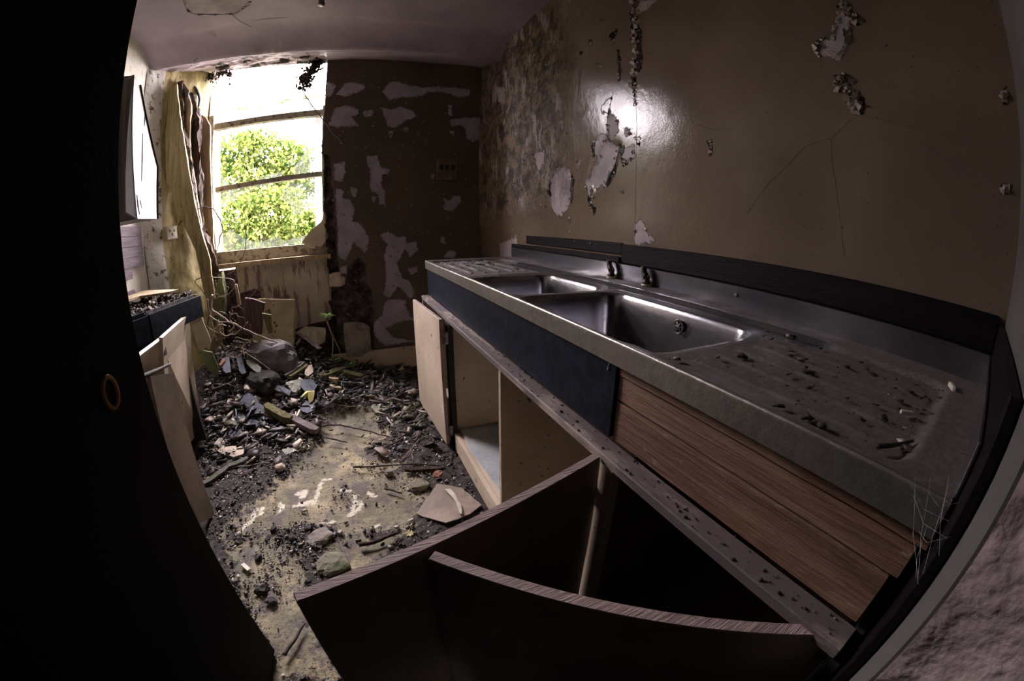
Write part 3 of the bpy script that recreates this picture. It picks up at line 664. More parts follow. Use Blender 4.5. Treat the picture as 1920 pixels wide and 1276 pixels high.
m = MB(); m.box((.975, -.035, .962), (.988, 1.208, 1.036), .003); o = m.build('splashback_board', M['darkwood']); setp(o, 'near dark-stained splashback board on the tan wall above the steel upstand', 'splashback')
m = MB(); m.box((.978, 1.21, .995), (.989, 2.09, 1.040), .002); o = m.build('splashback_board', M['darkwood']); setp(o, 'far upper splashback strip with two screws on the tan wall', 'splashback')
for px in ((1078, 451), (1108, 456)):
    m = MB(); c = P(*px, 0, .978); m.tube([c, c+Vector((-.005, 0, 0))], [.007, .004], 8); m.build('screw', M['iron'], o)
m = MB(); m.box((.966, 1.21, .962), (.989, 2.28, .985), .002); o = m.build('splashback_ledge', M['darkwood']); setp(o, 'far low black ledge strip directly above the steel upstand', 'splashback')

# ------------------------------------------------------------------ base cabinet
cab = setp(empty('sink_cabinet', (.68, 1.1, 0)), 'cream base cabinet with three open doors under the sink, two darkened for shade', 'cabinet'); CO = Vector(cab.location)
def cb(name, lo, hi, mat=M['cream'], ch=.001): return sbox(name, lo, hi, mat, ch, cab, CO)
k = N('dusty_rail_paint'); v = k.co((1, .25, 1)); f = k.noise(9, 8, .7, v)
M['rail'] = k.fin(k.mix(k.ss(f, .48, .62), (.13, .10, .10), (.40, .33, .28)), .7, k.bump(k.noise(60, 6, .7, v), .001))
cb('top_rail', (.385, -.02, .678), (.43, 2.27, .698), M['rail'], .002)
cb('bottom_rail', (.39, -.02, .03), (.41, 2.27, .125)); cb('bottom_panel', (.41, -.02, .105), (.97, 2.27, .12))
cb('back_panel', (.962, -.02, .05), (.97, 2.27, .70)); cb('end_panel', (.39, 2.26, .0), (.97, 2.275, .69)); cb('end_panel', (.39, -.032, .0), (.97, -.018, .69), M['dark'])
cb('partition', (.388, .995, .1), (.965, 1.012, .68)); cb('partition', (.40, 1.655, .1), (.965, 1.672, .68)); cb('partition', (.40, .462, .1), (.965, .478, .68), M['creamdark'])
cb('stile', (.388, .447, .1), (.408, .488, .68)); cb('stile', (.39, 1.62, .03), (.408, 1.70, .68), M['dark'])  # far stile is near-black because its shadow is put into the colour
pts = [P(x, y, 2, .125)-CO for x, y in ((880, 822), (938, 820), (940, 925), (912, 880))]
m = MB(); n_ = 10; A_, B_ = (.42, 1.02), (.93, 1.64)
for i in range(n_+1):
    for j in range(n_+1):
        x = A_[0]+(B_[0]-A_[0])*i/n_; y = A_[1]+(B_[1]-A_[1])*j/n_; m.v.append((x+.02*noise.noise((x*3, y*5, 1)), y+.02*noise.noise((x*5, y*3, 4)), .128+.02*abs(noise.noise((x*6, y*6, 2)))))
m.f = [(i*(n_+1)+j, (i+1)*(n_+1)+j, (i+1)*(n_+1)+j+1, i*(n_+1)+j+1) for i in range(n_) for j in range(n_)]
M['paper'] = simple('damp_lining_paper', (.42, .44, .42), (.28, .32, .35), 5, .7, .002)
o = m.build('lining_sheet', M['paper'], None, True); setp(o, 'crumpled pale damp lining sheet on the cabinet floor behind the far door', 'paper')
m = MB(); m.prism([P(1122, 1068, 2, .17), P(1140, 1064, 2, .17), P(1256, 1146, 2, .125), P(1226, 1138, 2, .125)], (0, 0, .012))
o = m.build('broken_strip', M['palewood']); setp(o, 'pale splintered strip lying in the dark near cabinet bay', 'wood')
m = MB(); m.prism([P(1150, 1066, 2, .125), P(1210, 1072, 2, .125), P(1262, 1140, 2, .125), P(1200, 1112, 2, .125)], (0, 0, .003))
o = m.build('lining_sheet', M['paper']); setp(o, 'bluish torn sheet in the dark near cabinet bay', 'paper')
def cdoor(hinge, free, side, z0, z1, mat, hz_, hs=1, t=.019):
    """door from hinge to free (outer face line); side = direction of thickness"""
    h = Vector((*hinge, 0)); f = Vector((*free, 0)); d = (f-h); L = d.length; d.normalize(); n = Vector((-d.y, d.x, 0))*side
    Mx = Matrix(((d.x, n.x, 0, h.x), (d.y, n.y, 0, h.y), (0, 0, 1, 0), (0, 0, 0, 1)))
    Mx = Matrix.Translation(-CO) @ Mx
    m = MB(); m.box((0, .001, z0), (L, t, z1), .0012, Mx); o = m.build('door', mat, cab)
    me = o.data; me.materials.append(M['edgewood'])
    for p in me.polygons:
        if abs(p.normal.z) > .9 or abs((p.normal @ Matrix.Identity(3)).dot(d)) > .9: p.material_index = 1
    for z in hz_:
        m = MB(); m.box((-.012, t-.001, z-.024), (.02, t+.003, z+.024), .0008, Mx); m.box((-.03, t+.000, z-.024), (-.008, t+.0035, z+.024), .0008, Mx)
        m.tube([Mx @ Vector((-.010, t+.004, z-.025)), Mx @ Vector((-.010, t+.004, z+.025))], .004, 8)
        hg = m.build('hinge', M['iron'] if hs else M['dark'], o)
    return o
cdoor((.372, 1.655), (.340, 2.205), 1, .05, .69, M['cream'], ())
m = MB()
for z in (.605, .135):
    m = MB(); O_ = CO; m.box(Vector((.366, 1.648, z-.028))-O_, Vector((.370, 1.662, z+.028))-O_, .0006); m.box(Vector((.372, 1.632, z-.028))-O_, Vector((.388, 1.650, z+.028))-O_, .0006)
    m.tube([Vector((.372, 1.648, z-.03))-O_, Vector((.372, 1.648, z+.03))-O_], .005, 8); m.build('hinge', M['iron'], cab)
m = MB(); c = P(783, 580, 0, .34)-CO; m.tube([c+Vector((.006, 0, 0)), c+Vector((-.012, .0, 0))], [.006, .009], 10); m.build('knob', M['dark'], cab)
cdoor((.384, .482), (-.137, .328), -1, .06, .69, M['creamdark'], (.60, .14), 0)  # this and the near door: cream paint, their shade put into a brown
cdoor((.402, .001), (.037, .362), -1, .06, .69, M['creamdark'], (), 0)
cb('corner_post', (.395, -.03, 0), (.43, -.012, .69), M['graywood'])

# ------------------------------------------------------------------ left side units
lc = setp(empty('left_worktop', (-1.1, 1.8, .85)), 'broken black-edged worktop covered in dirt along the left wall', 'worktop'); LO = Vector(lc.location)
def quadbox(name, a, b, z0, z1, t, mat, par, off):
    a, b = Vector(a), Vector(b); d = (b-a).normalized(); n = Vector((-d.y, d.x, 0))
    m = MB(); q = [a, b, b+n*t, a+n*t]; m.prism([Vector((p.x, p.y, z0))-off for p in q], (0, 0, z1-z0)); return m.build(name, mat, par)
fa, fj, fb = (-1.085, 1.10, 0), (-.9315, 1.635, 0), (-.838, 2.06, 0)
quadbox('fascia', fa, (-.933, 1.63, 0), .742, .850, .012, M['laminate'], lc, LO); quadbox('fascia', (-.929, 1.64, 0), fb, .745, .852, .012, M['laminate'], lc, LO)
quadbox('edge_lip', (-1.10, 1.10, 0), (-.947, 1.635, 0), .845, .868, .010, M['laminate'], lc, LO)
quadbox('edge_lip', (-.945, 1.64, 0), (-.87, 2.04, 0), .845, .866, .006, M['iron'], lc, LO)
m = MB(); q = [(-1.085, 1.1), (-.94, 1.64), (-.85, 2.03), (-1.375, 2.38), (-1.38, 1.1)]; m.prism([Vector((x, y, .80))-LO for x, y in q], (0, 0, .03)); m.build('top', M['rot'], lc)
m = MB(); m.prism([P(x, y, 2, .885) for x, y in ((240, 553), (262, 548), (336, 546), (318, 551), (262, 559), (240, 566))], (0, 0, .012)); o = m.build('loose_board', M['palewood']); setp(o, 'pale loose board lying on the back of the left worktop', 'board')
lcab = setp(empty('left_cabinet', (-1.1, 1.6, 0)), 'cream base cabinet with doors hanging askew under the left worktop', 'cabinet'); LC = Vector(lcab.location)
def sheet(name, pts, t, mat, par=None, off=Vector((0, 0, 0))):
    q = [Vector(p) for p in pts]; n = (q[1]-q[0]).cross(q[-1]-q[0]).normalized()*t
    m = MB(); m.prism([p-off for p in q], n); return m.build(name, mat, par)
sheet('door', [P(305, 633, 2, .78), P(355, 588, 2, .78), P(380, 800, 2, .12), P(330, 866, 2, .12)], .016, M['cream'], lcab, LC)
sheet('door', [P(240, 684, 2, .76), P(303, 636, 2, .77), P(330, 800, 2, .2), P(275, 880, 2, .2)], .016, M['cream'], lcab, LC)
m = MB(); c = P(306, 652, 2, .73)-LC; m.box(c+Vector((-.004, -.012, -.03)), c+Vector((.008, .012, .03)), .001); m.build('hinge', M['iron'], lcab)
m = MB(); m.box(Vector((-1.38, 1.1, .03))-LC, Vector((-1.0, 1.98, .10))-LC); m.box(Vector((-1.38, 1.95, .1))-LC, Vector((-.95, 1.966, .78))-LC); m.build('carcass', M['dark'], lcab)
o = sheet('brown_board', [P(275, 706, 0, -.80), P(320, 699, 0, -.80), P(398, 967, 0, -.80), P(357, 985, 0, -.80)], -.016, M['creamdark']); setp(o, 'brown panel leaning upright beside the open black door', 'panel')
o = sheet('brown_board', [P(262, 715, 0, -.83), P(293, 730, 0, -.815), P(383, 1012, 0, -.79), P(330, 1010, 0, -.82)], -.014, M['creamdark']); setp(o, 'narrow brown board edge between the leaning panel and the black door', 'panel')
def stick(name, pts, r, mat, label, cat='stick', group=None, n=6, jit=.0):
    P3 = [Vector(p) for p in pts]; out = []
    for i in range(len(P3)-1):                                 # Catmull-Rom
        p0, p1, p2, p3 = P3[max(i-1, 0)], P3[i], P3[i+1], P3[min(i+2, len(P3)-1)]
        for t in np.linspace(0, 1, 6)[:-1]:
            q = .5*((2*p1)+(p2-p0)*t+(2*p0-5*p1+4*p2-p3)*t*t+(3*p1-p0-3*p2+p3)*t**3)
            out.append(q+Vector([noise.noise(q*25+Vector((k*9, 0, 0)))*jit for k in range(3)]))
    out.append(P3[-1]); rr = [r*(1-.45*i/len(out))*(1+.18*noise.noise(q*60)) for i, q in enumerate(out)]
    m = MB(); m.tube(out, rr, n); o = m.build(name, mat, None, True)
    if label: setp(o, label, cat, group)
    return o
stick('wood_splinter', [P(262, 708, 0, -.80), P(292, 695, 0, -.79), P(319, 682, 0, -.79)], .010, M['darktwig'], 'dark splinter of wood lying on top of the leaning brown panel', 'stick')
# wall cupboard
wc = setp(empty('wall_cupboard', (-1.24, 2.0, 1.6)), 'white wall cupboard with a slanted top on the left wall', 'cupboard'); WO = Vector(wc.location)
M['white'] = simple('chipped_white_gloss', (.24, .225, .20), (.17, .155, .13), 5, .5, .0008, 30, (1, 1, .4), speck=(30, .70, (.08, .06, .05)))
f_ = [P(258, 410, 0, -1.10), P(295, 410, 0, -1.10), P(295, 313, 0, -1.10), P(262, 160, 0, -1.10), P(252, 140, 0, -1.10)]
m = MB(); m.prism([p-WO for p in f_], (-.014, 0, 0)); m.build('door', M['white'], wc)
e_ = [P(236, 397, 0, -1.125), P(257, 410, 0, -1.102), P(261, 160, 0, -1.102), P(251, 140, 0, -1.102), P(240, 150, 0, -1.125)]
m = MB(); m.prism([p-WO for p in e_], (-.014, 0, 0)); m.build('door', M['white'], wc)
m = MB(); m.prism([p-WO for p in [Vector((-1.116, f_[0].y, f_[0].z)), Vector((-1.116, f_[4].y, f_[4].z)), Vector((-1.38, f_[4].y-.0, f_[4].z+.03)), Vector((-1.38, f_[0].y, f_[0].z))]], (0, .014, 0)); m.build('side', M['white'], wc)
m = MB(); m.prism([p+Vector((-.016, .012, 0))-WO for p in f_], (-.25, 0, 0)); m.build('carcass', M['white'], wc)
m = MB(); a, b = f_[3], f_[2]; m.tube([a-WO+Vector((.001, .004, .004)), b-WO+Vector((.001, .004, 0)), f_[1]-WO+Vector((.001, .004, 0))], .006, 4, True); m.build('edge_trim', M['dark'], wc)
M['purplewood'] = wood('whitewashed_purple_board', (.03, .02, .024), (.08, .055, .064), (.13, .095, .105), 1, .8, .8, .002)
for pts in ([(271, 200), (272, 218), (271, 236)], [(257, 365), (259, 385), (262, 402)], [(263, 375), (266, 390)], [(268, 250), (267, 300), (266, 340)]):
    m = MB(); m.tube([P(x, y, 0, -1.099)-WO for x, y in pts], [.0012]+[.0028]*(len(pts)-2)+[.0012], 4); m.build('scratch', M['dark'], wc)
# boarded wall area under the cupboard
m = MB(); Z = np.linspace(.86, 1.28, 8)
bp = setp(empty('wall_boarding', (-1.36, 1.9, 1.05)), 'purplish weathered boards on the wall under the white wall cupboard', 'boarding'); BO = Vector(bp.location)
for i in range(7):
    m = MB(); y1 = 2.42-(.16 if i < 3 else 0)-(.09 if i == 1 else 0)
    m.box(Vector((-1.375, 1.3, Z[i]+.001))-BO, Vector((-1.355, y1, Z[i+1]-.001))-BO, .001); m.build('plank', M['purplewood'], bp)

# timbers standing in the window corner
def plank3(name, px, ax, val, t, mat, label, cat='wood', S=(1, 0, 0)):
    q = poly3(px, ax, val, S) if not isinstance(val, (list, tuple)) else [P(S[1]+x*S[0], S[2]+y*S[0], ax, v_) for (x, y), v_ in zip(px, val)]
    n = Vector((0, 0, 0)); n[ax] = t
    m = MB()
    # subdivide long edges for a ragged outline
    out = []
    for i in range(len(q)):
        a, b = q[i], q[(i+1) % len(q)]; kk = max(1, int((b-a).length/.05))
        for j in range(kk):
            p = a.lerp(b, j/kk); out.append(p+Vector((noise.noise(p*14), 0, noise.noise(p*14+Vector((5, 0, 0)))))*(.008 if j else 0))
    m.prism(out, n); o = m.build(name, mat); setp(o, label, cat)
    if name in ('rotten_post', 'split_plank', 'mossy_post', 'leaning_board', 'window_lining'):
        import bmesh
        bm = bmesh.new(); bm.from_mesh(o.data); bmesh.ops.triangulate(bm, faces=bm.faces[:])
        amp = .020 if name == 'rotten_post' else (.012 if name == 'mossy_post' else .004)
        for _ in range(2): bmesh.ops.subdivide_edges(bm, edges=[e for e in bm.edges if e.calc_length() > .02], cuts=1, use_grid_fill=True)
        for v_ in bm.verts:
            c_ = v_.co; s_ = Vector((c_.x*26, c_.y*26, c_.z*7)); v_.co += Vector((noise.fractal(s_, 1, 2, 4), noise.fractal(s_+Vector((9, 3, 1)), 1, 2, 4), .3*noise.noise(s_*2)))*amp
        bm.to_mesh(o.data); bm.free()
    return o
S7 = (.2038, 280, 80)
plank3('leaning_board', [(190, 430), (255, 380), (275, 640), (320, 900), (360, 1150), (380, 1276), (560, 2000), (600, 2350), (520, 2350), (420, 1900), (160, 1276), (150, 800)], 1, [2.66]*6+[2.70, 2.7, 2.7, 2.7, 2.66, 2.66], .018,
       wood('yellowed_board', (.12, .10, .045), (.30, .24, .10), (.42, .34, .19), 2, .7, .7), 'tall yellow-brown stained board leaning in the left window reveal', 'board', S7)
plank3('rotten_post', [(262, 360), (300, 345), (310, 600), (345, 900), (395, 1276), (450, 1700), (560, 2150), (500, 2200), (400, 1700), (365, 1276), (320, 1000), (285, 700)], 1, 2.72, .04, M['rot'], 'tall dark rotten split post beside the yellowed board in the window corner', 'post', S7)
plank3('split_plank', [(300, 470), (360, 480), (385, 560), (372, 800), (385, 1100), (420, 1276), (480, 1700), (420, 1500), (370, 1250), (330, 850)], 1, 2.76, .02, M['palewood'], 'pale splintered plank right of the dark rotten post', 'wood', S7)
plank3('torn_sheathing', [(300, 350), (365, 440), (355, 520), (330, 480), (300, 440)], 1, 2.75, .01, M['graywood'], 'small grey torn board end at the top of the rotten post', 'wood', S7)
plank3('rotten_post', [(372, 450), (405, 470), (420, 560), (440, 620), (470, 700), (450, 900), (470, 1276), (490, 1700), (600, 2000), (640, 2200), (520, 2150), (420, 1500), (390, 1000), (375, 700)], 1, 2.82, .05, M['rot'], 'blackened crumbling post against the window frame side', 'post', S7)
plank3('window_lining', [(440, 620), (520, 690), (560, 760), (565, 1276), (575, 1500), (600, 1900), (560, 1880), (500, 1600), (470, 1276), (470, 800)], 1, 2.93, .02, M['palewood'], 'cracked pale lining board directly beside the left window stile', 'board', S7)
stick('bent_flashing', [P(352, 152, 1, 2.85), P(368, 168, 1, 2.87), P(374, 185, 1, 2.88), P(372, 200, 1, 2.88)], .014, M['slate'], 'grey bent flashing curl at the top left corner of the window opening', 'flashing')

# ------------------------------------------------------------------ outside
gd = grid('garden_ground', np.linspace(-12, 8, 40), np.linspace(3.3, 24, 40), lambda A, B: (A, B, -.3+.15*nz(A, B, .5, 3, 3)), simple('rough_grass', (.035, .040, .02), (.06, .065, .035), 3, .9)); setp(gd, kind='structure')
leafm = N('sunlit_tree_leaf'); at = leafm.attr('tone')
lc_ = leafm.mix(at, (.008, .020, .003), (.080, .095, .024)); tl = leafm.n('BsdfTranslucent'); leafm.set(tl.inputs[0], lc_); leafm.set(leafm.b.inputs['Base Color'], lc_); leafm.b.inputs['Roughness'].default_value = .6; leafm.b.inputs['Specular IOR Level'].default_value = 0
ms = leafm.n('MixShader'); ms.inputs[0].default_value = .4; leafm.nt.links.new(leafm.b.outputs[0], ms.inputs[1]); leafm.nt.links.new(tl.outputs[0], ms.inputs[2]); leafm.nt.links.new(ms.outputs[0], leafm.out.inputs[0])
def tree(name, label, base, blobs, nleaf, seed, size=.085):
    rs = np.random.RandomState(seed); t = setp(empty(name, base), label, 'tree', None); B0 = Vector(base)
    c0 = sum((b[0] for b in blobs), Vector())/len(blobs); m = MB()
    m.tube([(0, 0, 0), (.03, .02, .7), ((c0-B0).x*.4, (c0-B0).y*.4, (c0-B0).z*.6), c0-B0], [.11, .09, .07, .035], 9); m.build('trunk', M['darktwig'], t, True)
    fork = Vector(((c0-B0).x*.4, (c0-B0).y*.4, (c0-B0).z*.6))
    for b in blobs:
        m = MB(); e = b[0]-B0; m.tube([fork, fork.lerp(e, .5)+Vector((.05, 0, .08)), e], [.04, .025, .008], 6); m.build('branch', M['darktwig'], t, True)
    pts = []; tn = []
    tot = sum(b[1]**2 for b in blobs)
    for b in blobs:
        k_ = int(nleaf*b[1]**2/tot); d = rs.normal(size=(k_, 3)); d /= np.linalg.norm(d, axis=1)[:, None]
        r = b[1]*(.35+.65*rs.rand(k_)**.5); ln = np.array([noise.noise(Vector(x)*2.6+b[0]) for x in d]); r *= 1+.45*ln
        keep = np.array([noise.noise(Vector(x)*5+b[0]*2) for x in d]) > -.18
        q = np.array(b[0])+d*r[:, None]*np.array([1, 1, .85]); pts.append(q[keep]); tn.append(np.clip(.55+.9*ln[keep]+.25*rs.randn(keep.sum()), 0, 1))
    pts = np.concatenate(pts)-np.array(B0); tn = np.concatenate(tn); n = len(pts)
    a = rs.normal(size=(n, 3)); a[:, 2] -= .3; a /= np.linalg.norm(a, axis=1)[:, None]; b_ = np.cross(a, rs.normal(size=(n, 3))); b_ /= np.linalg.norm(b_, axis=1)[:, None]
    s = size*(.6+.7*rs.rand(n))[:, None]; nn = np.cross(a, b_)
    vv = np.stack([pts, pts+a*s*.5+b_*s*.3+nn*s*.08, pts+a*s, pts+a*s*.5-b_*s*.3+nn*s*.08], 1).reshape(-1, 3).astype(np.float32)
    me = bpy.data.meshes.new('foliage'); me.vertices.add(4*n); me.vertices.foreach_set('co', vv.ravel()); me.loops.add(4*n); me.loops.foreach_set('vertex_index', np.arange(4*n, dtype=np.int32))
    me.polygons.add(n); me.polygons.foreach_set('loop_start', np.arange(0, 4*n, 4, dtype=np.int32)); me.update(calc_edges=True)
    at = me.attributes.new('tone', 'FLOAT', 'POINT'); at.data.foreach_set('value', np.repeat(tn, 4).astype(np.float32))
    o = link('foliage', me, leafm.m, t); setp(o, kind='stuff')
tree('leafy_tree', 'sunlit bright green tree filling the upper window pane', (-2.2, 7.6, -.3), [(P(440, 285, 1, 7.0), .42), (P(500, 285, 1, 7.2), .46), (P(545, 300, 1, 7.1), .42), (P(430, 345, 1, 6.9), .5), (P(500, 355, 1, 7.1), .5), (P(560, 345, 1, 7.3), .42), (P(470, 262, 1, 7.3), .25)], 11000, 3)
tree('leafy_bush', 'lower sunlit bush seen through the bottom window pane', (-1.9, 6.6, -.3), [(P(440, 410, 1, 6.2), .42), (P(495, 395, 1, 6.3), .42), (P(550, 420, 1, 6.3), .40), (P(480, 450, 1, 6.1), .42), (P(595, 425, 1, 6.4), .3), (P(420, 455, 1, 6.1), .3), (P(540, 375, 1, 6.5), .28)], 9000, 5, .075)
tree('hedge_tree', 'unseen dense trees left of the window, added to block low sky', (-5.2, 8.2, -.3), [(Vector((-3.4, 7.6, .9)), 1.0), (Vector((-3.7, 7.9, 2.4)), 1.0), (Vector((-4.9, 7.8, 1.0)), 1.2), (Vector((-4.9, 8.0, 2.7)), 1.1), (Vector((-6.6, 8, 1.2)), 1.3), (Vector((-6.5, 8.2, 3.2)), 1.2), (Vector((-8.4, 8.3, 1.5)), 1.5)], 14000, 9, .22)  # out of view, added and heightened to block low sky from the wall glare
tree('hedge_tree', 'dark bush low behind the bright trees', (-1.2, 9.6, -.3), [(Vector((-2.6, 9.5, .8)), 1.0), (Vector((-1.2, 9.5, .9)), 1.0), (Vector((.4, 9.5, .8)), 1.1)], 5000, 10, .2)
og = setp(empty('lean_to_eaves', (-.9, 4.35, 0)), 'bleached eaves board with moss tufts outside above the window frame', 'eaves'); OO = Vector(og.location)
a0, a1, b1, b0 = P(396, 214, 1, 4.3), P(612, 178, 1, 4.3), P(612, 214, 1, 4.3), P(396, 232, 1, 4.3)
dx = (a1-a0); a0 -= dx*.25; b0 -= (b1-b0)*.25
M['bleach'] = simple('bleached_render', (.24, .21, .18), (.2, .16, .13), 6, .8)
m = MB(); m.prism([p-OO for p in (a0, a1, b1, b0)], (0, .08, 0)); m.build('board', M['bleach'], og)
for x in (a0.x+.05, a1.x-.12): m = MB(); m.box((x-OO.x, .08, -.3), (x-OO.x+.07, .15, b0.z-OO.z+.02)); m.build('post', M['graywood'], og)
for i, t in enumerate((.03, .1, .22, .27, .43, .6, .66, .82, .93)):
    c = P(405, 214, 1, 4.32).lerp(P(612, 178, 1, 4.32), t); o = rockmesh('moss_tuft', (.045, .04, .03), M['moss'], i+50, og, 2, .5); o.location = c-OO
# ------------------------------------------------------------------ debris: scattered chips (stuff), then single pieces
def chips(name, pts, zs, size, mat, seed, parent=None, kind='stuff', flat=.3, label=None, cat=None, tilt=.5, elong=1.):
    rs = np.random.RandomState(seed); n = len(pts)
    base = np.array([(-1, -1, -1), (1, -1, -1), (1, 1, -1), (-1, 1, -1), (-1, -1, 1), (1, -1, 1), (1, 1, 1), (-1, 1, 1)], float)
    s = size[0]+(size[1]-size[0])*rs.rand(n)**3.0
    v = base[None]*(1+.45*rs.randn(n, 8, 3)*.6)*np.stack([s*elong, s*(.35+.6*rs.rand(n)), s*flat*(.4+rs.rand(n))], 1)[:, None]*.5
    az, tx, ty = rs.rand(n)*2*PI, rs.randn(n)*tilt, rs.randn(n)*tilt
    def rot(v, a, i, j):
        c, s_ = np.cos(a)[:, None], np.sin(a)[:, None]; o = v.copy(); o[..., i] = v[..., i]*c-v[..., j]*s_; o[..., j] = v[..., i]*s_+v[..., j]*c; return o
    v = rot(rot(rot(v, tx, 1, 2), ty, 0, 2), az, 0, 1)+np.concatenate([pts, zs[:, None]], 1)[:, None]
    fa = np.array([(3, 2, 1, 0), (4, 5, 6, 7), (0, 1, 5, 4), (1, 2, 6, 5), (2, 3, 7, 6), (3, 0, 4, 7)])
    q = (fa[None]+8*np.arange(n)[:, None, None]).reshape(-1, 4).astype(np.int32)
    me = bpy.data.meshes.new(name); me.vertices.add(8*n); me.vertices.foreach_set('co', v.astype(np.float32).ravel())
    me.loops.add(q.size); me.loops.foreach_set('vertex_index', q.ravel()); me.polygons.add(len(q)); me.polygons.foreach_set('loop_start', np.arange(0, q.size, 4, dtype=np.int32)); me.update(calc_edges=True)
    at = me.attributes.new('tone', 'FLOAT', 'POINT'); at.data.foreach_set('value', np.repeat(rs.rand(n), 8).astype(np.float32))
    o = link(name, me, mat, parent); setp(o, label, cat, None, kind); return o
k = N('mixed_rubble_chips'); M['chips'] = k.fin(k.ramp(k.attr('tone'), [(0, (.014, .010, .010)), (.35, (.04, .03, .03)), (.52, (.10, .075, .07)), (.68, (.09, .10, .13)), (.74, (.10, .11, .05)), (.80, (.24, .19, .17)), (.88, (.42, .35, .28)), (1, (.66, .58, .48))]), .5)
k = N('leaf_litter'); M['litter'] = k.fin(k.ramp(k.attr('tone'), [(0, (.012, .009, .008)), (.6, (.04, .027, .022)), (.9, (.09, .055, .04)), (1, (.4, .34, .27))]), .85)
rs = np.random.RandomState(11)
def scatter(n, x0, x1, y0, y1, f):
    p = np.stack([x0+(x1-x0)*rs.rand(n), y0+(y1-y0)*rs.rand(n)], 1); return p[rs.rand(n) < f(p[:, 0], p[:, 1])]
dens = lambda X, Y: (X < .37)*np.clip(.03+sm(-.12, .10, dirt(X, Y)+.07*np.sin(X*23)*np.sin(Y*19)), 0, 1)*np.clip(.55+.45*sm(.6, 2.2, Y), 0, 1)
p = scatter(60000, -1.2, .95, .15, 2.95, dens); z = Hz(p[:, 0], p[:, 1])+.010*rs.rand(len(p))+.004
chips('rubble_chips', p, z, (.002, .018), M['chips'], 1, label='small stone chips, bark and plaster crumbs strewn over the floor', cat='rubble')
p = scatter(2000, -1.1, .35, 1.7, 2.92, lambda X, Y: np.clip(sm(-.05, .1, dirt(X, Y)), 0, 1)*sm(1.55, 2.2, Y)); z = Hz(p[:, 0], p[:, 1])+.02*rs.rand(len(p))+.012
chips('slate_scraps', p, z, (.012, .075), M['chips'], 2, flat=.16, tilt=.35, label='larger flat scraps of slate, wood and bark heaped below the window', cat='rubble')
p = scatter(1500, -1.0, .3, 1.3, 2.9, lambda X, Y: np.clip(sm(-.03, .1, dirt(X, Y)), 0, 1)*sm(1.6, 2.3, Y)); z = Hz(p[:, 0], p[:, 1])+.03*rs.rand(len(p))+.012
chips('wood_splinters', p, z, (.006, .022), M['chips'], 12, flat=.5, tilt=.3, elong=5., label='loose thin wood splinters strewn over the rubble below the window', cat='rubble')
cp = []
for px, n_, s_ in (((500, 1040), 260, .05), ((490, 1105), 260, .05), ((530, 1000), 160, .035), ((560, 1015), 220, .05), ((600, 1045), 200, .05), ((455, 1000), 160, .05), ((570, 875), 90, .03), ((640, 935), 110, .035), ((540, 1070), 160, .05), ((705, 880), 160, .05), ((745, 905), 160, .05), ((575, 965), 60, .03), ((470, 1160), 90, .05), ((690, 800), 90, .05), ((505, 955), 60, .03), ((885, 905), 260, .05), ((900, 870), 260, .05)):
    c = P(*px, 2, 0); cp += [(c.x+s_*rs.randn(), c.y+s_*rs.randn()) for _ in range(n_)]
cp = np.array(cp); chips('soil_crumbs', cp, .005+.005*rs.rand(len(cp)), (.001, .009), M['chips'], 14, flat=.7, label='dark soil crumbs in loose clumps on the bare floor patch', cat='soil')
# litter on the sink
p = np.concatenate([np.stack([.45+.40*rs.rand(170), 1.66+.55*rs.rand(170)**1.3], 1)[rs.rand(170) < .8], np.stack([.45+.42*rs.rand(130), .02+.44*rs.rand(130)**1.4], 1), np.stack([.875+.08*rs.rand(50), 0+1.3*rs.rand(50)], 1)])
chips('sink_litter', p, np.full(len(p), .894), (.003, .020), M['litter'], 3, flat=.16, tilt=.15, label='dark leaf crumbs and grit scattered on the steel sink drainers', cat='litter')
p = np.stack([.388+.04*rs.rand(260), .0+1.7*rs.rand(260)**1.3], 1); chips('rail_litter', p, np.full(len(p), .6995), (.001, .006), M['litter'], 4, tilt=.2, label='black grit lying on the cabinet top rail', cat='litter')
p = np.stack([-1.30+.38*rs.rand(900), 1.2+1.05*rs.rand(900)], 1); p = p[p[:, 0] < -.95+(p[:, 1]-1.64)*.2]; chips('worktop_litter', p, .835+.03*rs.rand(len(p)), (.006, .04), M['litter'], 5, label='dark crumbled debris heaped on the left worktop', cat='litter')

